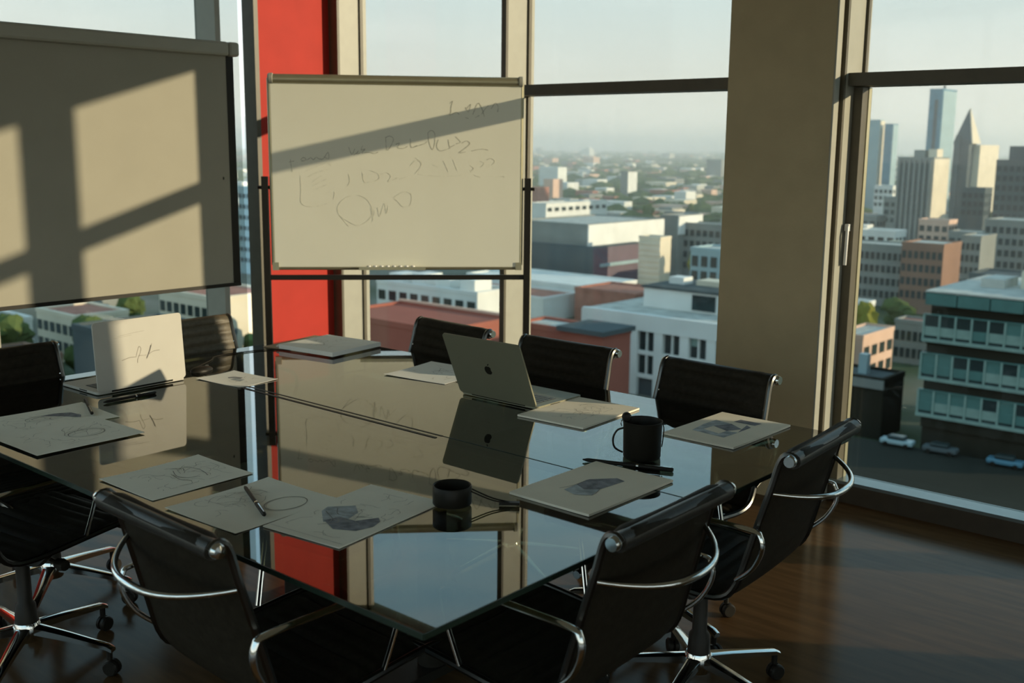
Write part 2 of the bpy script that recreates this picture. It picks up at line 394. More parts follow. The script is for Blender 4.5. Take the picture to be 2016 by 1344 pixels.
CH = [((-1.49,1.86), 90.8, 'black leather swivel chair nearest on the right, large chrome brace curving behind its back'),
      ((-1.505,2.59), 93.9, 'black leather swivel chair at the right, second from the camera, before the window sill'),
      ((-1.90,1.44), -1.4, 'black swivel chair in deep shadow at the near edge, below the pencil sheet'),
      ((-3.15,1.37), 8.0, 'black swivel chair in the dark bottom left corner, its star base showing'),
      ((-3.15,2.90), 175.4, 'black chair behind the grey laptop, in front of the dark red building outside'),
      ((-2.505,2.895), 180.1, 'black chair back right of the grey laptop, in front of the white office outside'),
      ((-1.865,2.897), 177.0, 'black chair back standing before the pillar, behind the print mounted on card'),
      ((-3.67,2.49), -90.0, 'ribbed leather chair coloured a sunlit brown, just right of the pale laptop lid'),
      ((-3.57,1.655), -90.0, 'dark chair back at the left edge of the picture under the projection screen')]
for i, ((x, y), a, lab) in enumerate(CH):
    c = chair0 if i == 0 else copy_tree(chair0)
    c.location = (x, y, 0); c.rotation_euler = (0, 0, R(a)); tag(c, lab, 'chair', G)
    for ch in c.children:                                # each base is swivelled its own way
        if ch.name.startswith('base_leg'):
            ch.rotation_euler.z += R({0: 20, 1: 45-93.9, 3: 1.0}.get(i, 13*i))

M_LSUNLIT = pm('sunlit_leather', (.105, .085, .055), .42, var=.2, scale=60, bump=.08, bscale=260, spec=.4)  # lighter brown stands in for sunlight on the leather
for o_ in bpy.data.objects:                                # sun on the chair beside the pale laptop, put into lighter leather
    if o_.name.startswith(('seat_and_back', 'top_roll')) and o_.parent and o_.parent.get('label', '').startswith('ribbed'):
        o_.data = o_.data.copy(); o_.data.materials[0] = M_LSUNLIT
# ------------------------------------------------------------------ whiteboard on its stand
bl, br = Vector((-4.525, 3.348, 0)), Vector((-3.637, 4.270, 0))
bd = (br-bl).normalized(); bw = (br-bl).length; bang = math.atan2(bd.y, bd.x)
wb = tag(empty('whiteboard', tuple((bl+br)/2), bang), 'whiteboard on a black stand with faint handwriting and a diagonal shadow', 'whiteboard')
hw_, zb0, zb1 = bw/2, .962, 1.935                         # local: x along the board, -y towards the room
bevel(MB().box(-hw_+.012, hw_-.012, -.012, .012, zb0+.01, zb1-.03).build('writing_surface', M_BOARD, wb), .002)
fr = MB().tube([(-hw_+.008,0,zb0+.02),(-hw_+.008,0,zb1-.02)], .013, 8).build('frame_side', M_BFRAME, wb, True)
fr = MB().tube([(hw_-.008,0,zb0+.02),(hw_-.008,0,zb1-.02)], .013, 8).build('frame_side', M_BFRAME, wb, True)
MB().tube([(-hw_+.02,0,zb0+.006),(hw_-.02,0,zb0+.006)], .012, 8).build('frame_bottom', M_BFRAME, wb, True)
MB().tube([(-hw_+.02,-.006,zb1-.024),(hw_-.02,-.006,zb1-.024)], .024, 14).build('top_roll', M_BFRAME, wb, True)
for x in (-1, 1):
    MB().lathe([(0,-.014),(.020,-.014),(.027,-.006),(.027,.010),(.020,.014),(0,.014)], 14, (x*(hw_-.016),-.006,zb1-.022), 'x').build('corner_cap', M_SCASE, wb, True)
    MB().prism([(-.016,-.016),(.016,-.016),(.016,.016),(-.016,.016)], 0, .04).build('corner_cap', M_BFRAME, wb, loc=(x*(hw_-.016), 0, zb0-.006))
px_ = hw_+.028
for x in (-1, 1):
    MB().box(x*px_-.016, x*px_+.016, -.016, .016, .07, 1.43).build('post', M_BLACKM, wb)
    MB().tube([(x*(hw_-.02),0,1.375),(x*(px_+.035),0,1.375)], .009, 8).build('pivot_pin', M_BLACKM, wb, True)
    ft = MB().box(x*px_-.02, x*px_+.02, -.26, .10, .05, .08).build('foot', M_BLACKM, wb)
    for y in (-.24, .08):
        MB().lathe([(0,-.012),(.025,-.012),(.025,.012),(0,.012)], 14, (x*px_, y, .025), 'x').build('castor', M_BLACKP, ft, True)
MB().box(-px_+.014, px_-.014, -.010, .010, .905, .930).build('crossbar', M_BLACKM, wb)
tr = MB().box(-.20, .14, -.06, -.012, .962, .970).box(-.20, .14, -.062, -.058, .962, .978).build('pen_tray', M_BFRAME, wb)
for k in range(8):
    MB().lathe([(0,0),(.011,0),(.012,.008),(.009,.013),(0,.014)], 10).build('magnet', M_WHITEP, tr, True, loc=(-.15+k*.032, -.04, .970))
# handwriting, traced as strokes in pixels of the photograph, turned into board coordinates
def bpt(x, y):
    return ((x-537)/(1034-537)*(bw-.05)-(bw-.05)/2, -(y-170)/(530-170)*(zb1-.05-zb0-.012))
STROKES = [
 [(569,318),(570,330),(572,342)],[(566,323),(576,321)],[(590,318),(594,314),(600,316),(596,321),(591,320),(603,318),(610,314),(615,318),(621,313),(626,316),(635,316),(645,303),(646,316),(637,312)],
 [(687,293),(693,307),(699,296)],[(697,308),(703,304),(706,300),(703,306),(710,304)],[(715,290),(712,298),(720,296),(713,304),(722,303),(730,303),(738,305),(746,302)],
 [(762,272),(764,298),(772,290),(778,276),(770,270),(761,274)],[(783,286),(790,284),(786,293),(798,294),(806,290)],[(812,275),(814,292),(826,288)],[(820,291),(830,288),(836,286),(842,284),(846,280)],
 [(848,262),(850,280),(857,296),(862,284),(862,264),(855,258),(849,262)],[(870,276),(866,288),(872,298),(884,296),(894,292)],[(890,276),(893,290),(903,286)],[(905,270),(915,280),(906,284)],[(918,282),(928,278),(934,284),(920,296),(912,302),(925,300)],[(938,298),(950,295),(962,294),(972,296)],
 [(893,205),(899,200),(896,210),(895,222),(893,228),(906,222),(912,226)],[(925,212),(931,221),(936,206),(928,214)],[(940,226),(950,204),(957,210),(964,230)],[(958,225),(966,214),(972,208)],[(978,214),(986,203),(992,210),(991,220)],[(925,232),(931,234)],[(945,232),(953,228)]]
FAINT = [
 [(588,350),(589,378),(588,402),(600,410),(622,410),(645,403)],[(604,352),(622,343),(648,336)],[(612,362),(630,350)],[(612,370),(640,356)],[(620,376),(648,364)],[(640,384),(656,380),(654,396)],[(600,340),(640,325),(652,330)],
 [(686,346),(688,360),(683,370)],[(714,342),(716,358),(720,362)],[(730,338),(745,344),(748,354),(736,360),(722,362)],[(752,346),(764,342),(772,350),(766,360),(780,355),(786,352)],[(790,355),(806,350)],[(778,392),(788,385),(800,380),(812,384),(814,396),(810,408),(796,410),(786,400),(779,395)],
 [(676,395),(690,389),(706,388),(720,394),(728,404),(733,416),(732,428),(724,438),(712,446),(700,448),(690,444),(680,438),(666,428),(662,416),(666,404),(676,395)],[(666,428),(684,450)],[(730,414),(735,440)],[(738,418),(733,440)],[(744,412),(748,430),(758,404),(762,424),(766,408)],
 [(812,328),(822,318),(834,322),(832,332),(822,344)],[(828,345),(860,348),(900,348),(926,346)],[(858,326),(870,330)],[(880,318),(890,340)],[(900,316),(908,336)],[(934,326),(942,332),(936,340)],[(956,318),(964,322),(958,330)],[(970,316),(978,312),(986,318),(980,326)],[(944,346),(957,350)],[(976,348),(1006,348)],[(822,312),(834,320)],[(1004,348),(1006,350)]]
def strokes_obj(name, S, w, mat):
    mb = MB()
    for s in S:
        p = [bpt(*q) for q in s]
        if len(p) > 2: p = [(v.x, v.y) for v in smoothpath([(a, b, 0) for a, b in p], 3)]
        mb.ribbon(p, w)
    return tag(mb.build(name, mat, wb, loc=(0, -.0128, zb1-.045), rot=(R(90), 0, 0)), kind='stuff')
strokes_obj('handwriting', STROKES, .0032, M_MARK); strokes_obj('faint_handwriting', FAINT, .0032, M_MARKF)

# ------------------------------------------------------------------ projection screen in front of the left windows
ps = tag(empty('projection_screen', (-4.50, 2.165, 0)), 'large grey projection screen hanging in front of the left window', 'projection screen')
MB().box(-.006, .002, -1.0, .955, .915, 2.03).build('screen_fabric', M_SCREEN, ps)
MB().box(-.008, .004, .925, .965, .915, 2.02).build('side_border', M_BLACKM, ps)
MB().box(-.012, .008, -1.0, .965, .899, .916).build('bottom_bar', M_BLACKM, ps)
bevel(MB().box(-.055, .035, -1.02, .925, 2.000, 2.066).build('case', M_SCASE, ps), .012)
bevel(MB().box(-.055, .035, .927, .985, 2.000, 2.066).build('case_end', M_SCASE, ps), .012)
MB().box(.0022, .0035, .885, .892, 1.420, 1.433).build('sticker', M_BLACKM, ps)
for y in (.16, .80):
    MB().box(-.94, -.05, y-.012, y+.012, 2.02, 2.045).build('bracket_arm', M_BLACKM, ps)
MB().box(-.95, -.92, .10, 1.55, 2.01, 2.05).build('bracket_rail', M_BLACKM, ps)

# ------------------------------------------------------------------ laptops
def rrect(w, h, r, n=5):
    out = []
    for cx, cy, a0 in ((w/2-r, h/2-r, 0), (-w/2+r, h/2-r, 90), (-w/2+r, -h/2+r, 180), (w/2-r, -h/2+r, 270)):
        for k in range(n+1):
            a = R(a0+90*k/n); out.append((cx+r*math.cos(a), cy+r*math.sin(a)))
    return out
def laptop(loc, rz, lean, shell, label, emblem):
    """local: hinge along x, base runs towards +y, lid leans back by `lean` degrees"""
    t = tag(empty('laptop', (loc[0], loc[1], loc[2]+.0008), rz), label, 'laptop')
    bs = MB().prism([(x, y+.122) for x, y in rrect(.349, .243, .012)], .002, .011).build('base', shell, t)
    MB().prism([(x, y+.085) for x, y in rrect(.285, .11, .004)], .0108, .0114).build('keyboard_well', M_BLACKP, bs)
    km = MB().box(-.0085, .0085, -.0085, .0085, .0112, .0125).mesh('key', M_KEYS)
    for r_ in range(5):
        for k in range(14): link('key', km, bs, (-.130+k*.020, .128-.0+(-r_)*.0205, 0))
    MB().prism([(x, y+.195) for x, y in rrect(.13, .078, .005)], .0108, .0113).build('trackpad', shell, bs)
    for sx in (-1, 1): MB().box(sx*.1745-.001, sx*.1745+.0006, .07, .12, .005, .0085).build('port', M_BLACKM, bs)
    for sx in (-.14, .14):
        for y in (.03, .21): MB().lathe([(0,0),(.008,0),(.008,.003),(0,.003)], 10, (sx, y, -.0005)).build('rubber_foot', M_BLACKP, bs)
    ld = MB().prism([(x, y+.120) for x, y in rrect(.349, .240, .012)], 0, .006).build('lid', shell, t)
    ld.location = (0, .0, .012); ld.rotation_euler = (R(90+lean), 0, 0)          # outer face towards -y
    MB().prism([(x, y+.122) for x, y in rrect(.330, .210, .004)], -.0006, 0).build('display', M_SCRN, ld)
    MB().tube([(-.12,0,.010),(.12,0,.010)], .0055, 8).build('hinge', M_BLACKM, t, True)
    emblem(ld)
    return t
def emblem_fruit(ld):                                     # round fruit with a bite and a leaf, dark on the lid
    pts = []
    for k in range(36):
        a = 2*math.pi*k/36; r_ = .017*(1-.10*math.exp(-((a-math.pi/2)/.35)**2)-.07*math.exp(-((a-3*math.pi/2)/.3)**2))
        x, y = r_*math.cos(a)*.95, r_*math.sin(a)
        dx, dy = x-.021, y-.003; d = math.hypot(dx, dy)
        if d < .0095: x, y = .021+dx/d*.0095, .003+dy/d*.0095
        pts.append((x, y))
    e = MB().prism(pts, .0060, .0064).build('emblem', M_BLACKM, ld, loc=(0, .118, 0))
    leaf = [(.001,.019),(.002,.023),(.005,.026),(.009,.027),(.008,.023),(.005,.020)]
    MB().prism(leaf, .0060, .0064).build('emblem_leaf', M_BLACKM, e)
def emblem_sketch(ld):
    # thin drawn lines on the sunlit lid
    S = [[(-.075,.098),(-.045,.104),(-.02,.103)],[(-.02,.103),(-.012,.125),(-.005,.138),(.002,.130),(-.004,.112),(-.014,.094),(-.016,.082)],[(.02,.090),(.036,.118),(.046,.142)],[(.03,.106),(.05,.114),(.075,.115)],[(-.01,.106),(.02,.104)]]
    mb = MB()
    for s in S: mb.ribbon([(v.x, v.y) for v in smoothpath([(a, b, 0) for a, b in s], 4)], .0026)
    mb.ribbon([(-.085,.184),(-.02,.190),(.02,.192)], .0014).ribbon([(-.10,.178),(-.03,.183)], .0012)
    mb.build('pencil_marks', M_PENCILF, ld, loc=(0, 0, .0063))
    MB().ribbon([(v.x, v.y) for v in smoothpath([(.022,.094,0),(.034,.116,0),(.042,.136,0)], 4)], .0042).build('dark_pencil_mark', M_PENCIL, ld, loc=(0,0,.0064))
laptop((-2.388, 2.690, TZ), 0, 23, M_LAPD, 'open grey laptop seen from behind, dark round emblem on its leaning lid', emblem_fruit)
laptop((-3.458, 1.977, TZ), R(91.5), -4, M_LAPS, 'open pale laptop whose bare lid is sunlit, at the left end of the table', emblem_sketch)

# ------------------------------------------------------------------ sheets on the table
def line_set(seed, n, cx, cy, sx, sy, loops=0):
    rr = random.Random(seed); S = []
    for _ in range(n):
        x, y = cx+rr.uniform(-sx, sx), cy+rr.uniform(-sy, sy); a = rr.uniform(0, 6.3); p = [(x, y)]
        for _k in range(rr.randint(3, 6)):
            a += rr.uniform(-.9, .9); l = rr.uniform(.006, .02); x = min(cx+sx, max(cx-sx, x+math.cos(a)*l)); y = min(cy+sy, max(cy-sy, y+math.sin(a)*l)); p.append((x, y))
        S.append(p)
    for k in range(loops):
        r_ = 1-.1*k
        S.append([(cx+sx*.8*r_*math.cos(t/12*6.3+k), cy+sy*.8*r_*math.sin(t/12*6.3+k)) for t in range(14)])
    return S
def sheet(c, ang, l, w, th, mat, label, name='sketch_sheet', cat='paper', faint=(), dark=(), wash=(), dwash=(), z=0.0, lw=.0011, group='sketch sheets on the glass table'):
    """local x runs along the long side (towards the window), y to the left"""
    t = tag(empty(name, (c[0], c[1], TZ+.0006+z), R(ang)), label, cat, group)
    rr = random.Random(hash(label) % 1000 if False else len(label))
    # gently curled sheet with thickness
    mb = MB(); NX, NY = 10, 8; lift = .0022 if th < .002 else .0006
    def hz(u, v): return lift*(abs(u)**3*.6+abs(v)**3*.4)*(1+.6*math.sin(3*u+2*v+len(label)))
    for s in (0, 1):
        for i in range(NX+1):
            for j in range(NY+1):
                u, v = i/NX*2-1, j/NY*2-1
                mb.v.append((u*l/2, v*w/2, hz(u, v)*1.0+s*th))
    K = (NX+1)*(NY+1)
    for i in range(NX):
        for j in range(NY):
            a = i*(NY+1)+j; q = (a, a+NY+1, a+NY+2, a+1)
            mb.f.append(tuple(K+k for k in q)); mb.f.append(tuple(reversed(q)))
    rim = [i*(NY+1) for i in range(NX+1)]+[NX*(NY+1)+j for j in range(1, NY+1)]+[i*(NY+1)+NY for i in range(NX-1, -1, -1)]+[j for j in range(NY-1, 0, -1)]
    for a, b in zip(rim, rim[1:]+rim[:1]): mb.f.append((a, b, K+b, K+a))
    mb.build('sheet', mat, t, False)
    def lay(S, mt, wd, nm, dz, poly=False):
        m = MB()
        for s in S:
            if poly:
                n = len(m.v); m.v += [(x, y, hz(x*2/l, y*2/w)+th+dz) for x, y in s]; m.f.append(tuple(range(n, n+len(s))))
            else:
                b = MB().ribbon([(v.x, v.y) for v in smoothpath([(x, y, 0) for x, y in s], 3)], wd)
                n = len(m.v); m.v += [(x, y, hz(x*2/l, y*2/w)+th+dz) for x, y, _ in b.v]; m.f += [tuple(n+k for k in f) for f in b.f]
        if m.v: tag(m.build(nm, mt, t), kind='stuff')
    lay(wash, M_WASH, 0, 'wash', .0003, True); lay(dwash, M_WASHD, 0, 'dark_wash', .0005, True)
    lay(faint, M_PENCILF, lw, 'faint_lines', .0007); lay(dark, M_PENCIL, lw*1.5, 'drawn_lines', .0009)
    return t
A4 = .353; B4 = .255
def ell(cx, cy, rx, ry, a0=0, n=16, wob=0): return [(cx+rx*(1+wob*math.sin(3*k))*math.cos(a0+k*6.3/n), cy+ry*math.sin(a0+k*6.3/n)) for k in range(n+1)]
sheet((-3.27,1.525), 88, .37, .262, .0008, M_PAPER, 'grey sheet with a shaded oval drawing, underneath the faint circle sheet', faint=line_set(1, 26, .0, .0, .12, .08), dark=[ell(.02,.02,.07,.035), ell(.02,.02,.05,.02)], dwash=[[(.01,.05),(.06,.052),(.10,.03),(.11,-.02),(.095,-.05),(.08,-.03),(.06,.0),(.03,.03)]])
sheet((-3.025,1.482), 91.4, .335, .272, .0008, M_PAPER, 'grey sheet with faint circle sketch overlapping another, front left of the table', z=.0028, faint=line_set(2, 26, .0, .0, .13, .09)+[ell(.05,.0,.06,.045), ell(.05,.0,.05,.035, .4)], dark=[ell(.05,-.01,.055,.04, .2, 10)])
sheet((-2.445,1.482), 91.1, .30, .252, .0008, M_PAPER, 'grey sheet with a small scratchy figure sketch, left of the pencil sheet', faint=line_set(3, 30, .02, .0, .11, .08), dark=[[(.06,.06),(.075,.02),(.07,-.02),(.06,-.05)],[(.02,.05),(.0,.0),(.015,-.03),(.04,-.045)],[(.03,.07),(.05,.05),(.04,.03)],[(.0,.02),(-.01,-.03),(.005,-.06)]])
sheet((-2.118,1.487), 93, .315, .268, .0008, M_PAPER, 'grey sheet with a drawn circle and a black pencil lying across it', faint=line_set(4, 24, -.02, .05, .10, .06)+[ell(.055,-.06,.055,.042), ell(.05,-.06,.058,.045,.6)], dark=[ell(.052,-.06,.056,.044, 1.0)])
sheet((-1.875,1.607), 97.3, .375, .235, .0030, M_PAPER, 'sketch pad with dark bluish building drawing, beside the black tin', name='sketch_pad', cat='sketch pad', faint=line_set(5, 36, .0, .0, .15, .09)+[[(-.17,-.11),(-.17,.11)]], wash=[[(-.034,.08),(-.004,.089),(.041,.039),(.006,0),(-.04,-.01),(-.088,.024)]], dwash=[[(-.079,.03),(-.041,.015),(-.04,-.033),(.007,-.063),(-.012,-.084),(-.047,-.093),(-.09,-.078),(-.11,-.027)]], dark=[[(.0,.06),(-.03,.03),(-.02,-.01)],[(-.03,.07),(-.06,.02)],[(-.02,-.02),(.0,-.05)]])
sheet((-1.582,2.152), 89.8, .366, .252, .006, M_CARD, 'mounted print of a grey building on tan card, front right of the table', name='mounted_print', cat='print', dark=[[(-.072,.051),(-.046,.042),(-.019,.038),(.03,.04)],[(-.088,-.008),(-.064,-.045),(-.012,-.031)],[(-.039,-.002),(.02,.0)]], wash=[[(-.074,.036),(-.019,.038),(-.039,-.002),(-.012,-.031),(-.064,-.045),(-.088,-.008)]], dwash=[[(-.019,.038),(.037,.04),(.095,-.009),(.087,-.039),(-.012,-.031),(-.039,-.002)]])
sheet((-1.616,2.897), 89.6, .355, .246, .006, M_CARD, 'mounted print of blue-grey blocks on tan card, right end by the pillar', name='mounted_print', cat='print', wash=[[(-.089,.073),(0,.085),(0,.05),(-.054,.053)],[(-.089,.073),(-.054,.053),(-.069,-.01),(-.1,-.045)],[(-.069,-.01),(-.026,-.012),(-.02,-.048),(-.1,-.045)],[(0,.085),(.072,.083),(.06,.02),(0,.049)]], dwash=[[(0,.05),(.06,.02),(.023,-.037),(-.026,-.012)],[(.09,.03),(.127,.025),(.128,-.05),(.09,-.045)],[(.023,-.037),(.078,-.024),(.059,-.049),(-.02,-.048)]])
sheet((-2.09,2.758), 93, .335, .258, .006, M_CARD, 'tan card with faint pencil scribbles, just right of the grey laptop', name='sketch_card', cat='card', faint=line_set(8, 40, .0, .0, .11, .07))
sheet((-2.875,2.885), 98, .30, .29, .0008, M_PAPERW, 'white sheet with a thin plant drawing, half behind the grey laptop', faint=line_set(9, 14, .0, .0, .11, .10), dark=[[(.0,.03),(.04,.0),(.07,-.03)],[(.03,.04),(.035,.0),(.03,-.05)],[(.02,.01),(.06,.03)]])
sheet((-3.334,2.288), 95.3, .18, .245, .0008, M_PAPERW, 'small white sheet with a dark thumbnail picture, beside the pale laptop', faint=line_set(10, 8, .0, .0, .05, .07), dwash=[[(.02,.04),(.03,.0),(.012,-.005),(.01,.02),(-.01,.035),(.0,.05)]], wash=[[(.01,.02),(.012,-.03),(-.02,-.04),(-.02,.015)]])
cb = sheet((-3.695,2.925), 100, .33, .25, .004, M_CLIP, 'brown card under the white pad at the far left corner of the table', name='brown_card', cat='card', group='papers at the far corner')
sheet((-3.56,2.92), 97, .30, .31, .018, M_PAPERW, 'thick white paper pad at the far corner before the red panel', name='paper_pad', cat='paper pad', z=.0055, faint=line_set(12, 16, 0, 0, .1, .1), group='papers at the far corner')

# ------------------------------------------------------------------ pens
def pen(c, ang, l, r_, mat, label, z, clipcol=None, name='pen'):
    t = tag(empty(name, (c[0], c[1], TZ+z+r_), R(ang)), label, 'pen', 'pens and pencils on the table')
    MB().lathe([(0,-l/2),(r_*.3,-l/2+.001),(r_*.9,-l/2+.014),(r_,-l/2+.02),(r_,l*.12)], 10, (0,0,0), 'x').build('barrel', mat, t, True)
    MB().lathe([(r_*1.02,l*.12),(r_*1.08,l*.13),(r_*1.08,l/2-.004),(r_*.8,l/2),(0,l/2)], 10, (0,0,0), 'x').build('cap', mat if clipcol is None else clipcol, t, True)
    MB().lathe([(r_*1.12,l*.10),(r_*1.12,l*.125)], 10, (0,0,0), 'x').build('ring', M_CHROME, t, True)
    MB().box(l*.2, l/2-.006, -.0015, .0015, r_*1.05, r_*1.3).build('clip', M_CHROME if clipcol is None else M_BLACKM, t)
    return t
pen((-2.122,1.493), -24, .235, .0050, M_BLACKP, 'black pencil across the sheet with the drawn circle', .0042)
pen((-3.338,1.858), 92, .20, .0052, M_BLACKP, 'black pen on the glass below the pale laptop', .0005)
pen((-3.31,1.693), -22, .22, .0050, M_BLACKP, 'black pen lying on the leftmost grey sheet', .0042)
pen((-1.626,2.369), 20, .258, .0056, M_BLACKP, 'long black pencil in front of the black mug', .0005)
pen((-3.712,2.897), 89.5, .29, .0085, M_WHITEP, 'white pen with black ends beside the thick white pad', .0050, M_BLACKP)

# ------------------------------------------------------------------ black mug with wire handle
mg = tag(empty('mug', (-1.650, 2.475, TZ+.0005), R(-137)), 'matt black mug with a wire handle and a small knob on the rim', 'mug')
MB().lathe([(0,0),(.050,0),(.053,.004),(.055,.10),(.057,.106),(.0545,.107),(.052,.10),(.050,.008),(0,.008)], 32).build('body', M_BLACKM, mg, True)
MB().tube(smoothpath([(.054,0,.085),(.072,0,.078),(.083,0,.055),(.078,0,.028),(.055,0,.014)], 5), .0028, 8).build('handle', M_BLACKM, mg, True)
MB().lathe([(0,-.012),(.009,-.011),(.0135,-.005),(.0135,.005),(.009,.011),(0,.012)], 16, (.046,0,.117), 'y').build('knob', M_BLACKP, mg, True)
MB().tube(smoothpath([(.057,.004,.112),(.063,.006,.103),(.060,.004,.092)], 4), .0014, 6).build('wire', M_CHROME, mg, True)
MB().tube(smoothpath([(-.055,.0,.098),(-.060,.003,.085),(-.058,.004,.05),(-.056,0,.03)], 4), .0016, 6).build('wire', M_BLACKM, mg, True)

# ------------------------------------------------------------------ small round tin with wire handle
tn = tag(empty('tin', (-1.757, 1.812, TZ+.0045), R(40)), 'small round black tin with a thin twin-wire handle, on the sketch pad corner', 'tin')
MB().lathe([(0,0),(.046,0),(.048,.003),(.048,.046),(.0465,.048),(.044,.046),(.043,.006),(0,.006)], 32).build('body', M_BLACKM, tn, True)
MB().tube(smoothpath([(.044,.010,.036),(.048,.010,.034),(.10,.008,.012),(.150,.003,.0035)], 4), .0018, 6).build('handle_wire', M_BLACKM, tn, True)
MB().tube(smoothpath([(.044,-.010,.036),(.048,-.010,.034),(.10,-.008,.012),(.150,-.003,.0035)], 4), .0018, 6).build('handle_wire', M_BLACKM, tn, True)
MB().box(.115, .165, -.007, .007, -.0005, .006).build('handle_grip', M_BLACKM, tn)

# ------------------------------------------------------------------ mouse and cable near the pale laptop
ms = tag(empty('computer_mouse', (-3.56, 2.285, TZ+.0005), R(100)), 'small black mouse behind the pale laptop', 'mouse')
prf = [(0,.0)]; mbm = MB()
NU, NV = 12, 8
for i in range(NV+1):
    for j in range(NU):
        a = 2*math.pi*j/NU; e = math.cos(i/NV*math.pi/2)**.6 if i < NV else 0
        mbm.v.append((.052*math.cos(a)*e, .030*math.sin(a)*e, .018*math.sin(i/NV*math.pi/2)*(1-.15*math.cos(a)*e)))
for i in range(NV):
    for j in range(NU): mbm.f.append((i*NU+j, i*NU+(j+1) % NU, (i+1)*NU+(j+1) % NU, (i+1)*NU+j))
mbm.f.append(tuple(reversed(range(NU)))); mbm.build('shell', M_BLACKP, ms, True)
MB().box(.018, .034, -.003, .003, .010, .0185).build('scroll_wheel', M_ALU, ms)
cbm = MB().tube(smoothpath([(-3.62,2.30,TZ+.003),(-3.70,2.42,TZ+.003),(-3.76,2.50,TZ+.003),(-3.72,2.72,TZ+.003),(-3.60,2.78,TZ+.003)], 6), .0024, 6).build('cable', M_BLACKP, None, True)
tag(cbm, 'thin black cable on the glass in front of the brown sunlit chair', 'cable')

# ================================================================== the city outside
GZ = -40.0
def facade(name, rough=.8): pass
def cm(name, col, rough=.9, var=.08, scale=.15): return pm(name, col, rough, var=var, scale=scale, spec=.08)
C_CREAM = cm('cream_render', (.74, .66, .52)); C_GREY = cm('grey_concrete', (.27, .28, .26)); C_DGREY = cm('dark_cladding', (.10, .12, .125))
C_BLUE = pm('blue_glass', (.10, .24, .33), .25, var=.15, scale=.2); C_PALEB = pm('pale_blue_glass', (.34, .47, .50), .3, var=.08, scale=.2)
C_BROWN = cm('brown_brick', (.30, .18, .13)); C_RED = cm('red_brick', (.36, .13, .095)); C_WHITE = cm('white_render', (.80, .80, .76))
C_ROOF = cm('roof_felt', (.52, .51, .46), var=.2, scale=.4); C_ROOFD = cm('dark_roof', (.10, .115, .115), var=.2, scale=.4); C_PINK = cm('pink_render', (.70, .48, .37))
C_GLASSD = pm('dark_window', (.030, .045, .045), .15, var=.3, scale=.5); C_GLASSG = pm('green_glass', (.09, .20, .185), .3, var=.15, scale=.5)
C_PANEL = pm('pale_green_panel', (.25, .36, .32), .5, var=.12, scale=.7); C_SPAN = cm('dark_spandrel', (.034, .031, .022)); C_TILE = cm('red_tile', (.42, .20, .15), var=.15, scale=.5)
C_ASPH = pm('asphalt', (.034, .035, .028), .9, var=.15, scale=.05, spec=.1); C_LEAF = pm('leaf_green', (.085, .115, .040), .9, var=.4, scale=.5, bump=.6, bscale=1.2, spec=.05)
C_LEAFY = pm('yellow_leaf', (.20, .20, .045), .9, var=.35, scale=.6, bump=.6, bscale=1.5, spec=.05); C_BARK = cm('bark', (.10, .075, .05))

# ground: a broad plain running to the horizon
gm = bpy.data.materials.new('city_ground'); gm.use_nodes = True
t_ = gm.node_tree; b_ = t_.nodes['Principled BSDF']; b_.inputs['Roughness'].default_value = .95; b_.inputs['Specular IOR Level'].default_value = .05
tcn = t_.nodes.new('ShaderNodeTexCoord'); v1 = t_.nodes.new('ShaderNodeTexNoise'); v1.inputs['Scale'].default_value = .02; v1.inputs['Detail'].default_value = 8
r1 = t_.nodes.new('ShaderNodeValToRGB'); t_.links.new(tcn.outputs['Object'], v1.inputs[0]); t_.links.new(v1.outputs[0], r1.inputs[0])
r1.color_ramp.elements[0].position = .38; r1.color_ramp.elements[0].color = (.06, .085, .045, 1)
r1.color_ramp.elements[1].position = .62; r1.color_ramp.elements[1].color = (.22, .21, .18, 1)
t_.links.new(r1.outputs[0], b_.inputs['Base Color'])
struct(MB().box(-12000, 4000, -3000, 14000, GZ-2, GZ), 'ground', gm)
struct(MB().prism([(-84,127),(-56,137.0),(-20,139.0),(5,140),(5,50),(-60,60)], GZ+.02, GZ+3.2), 'street', C_ASPH)

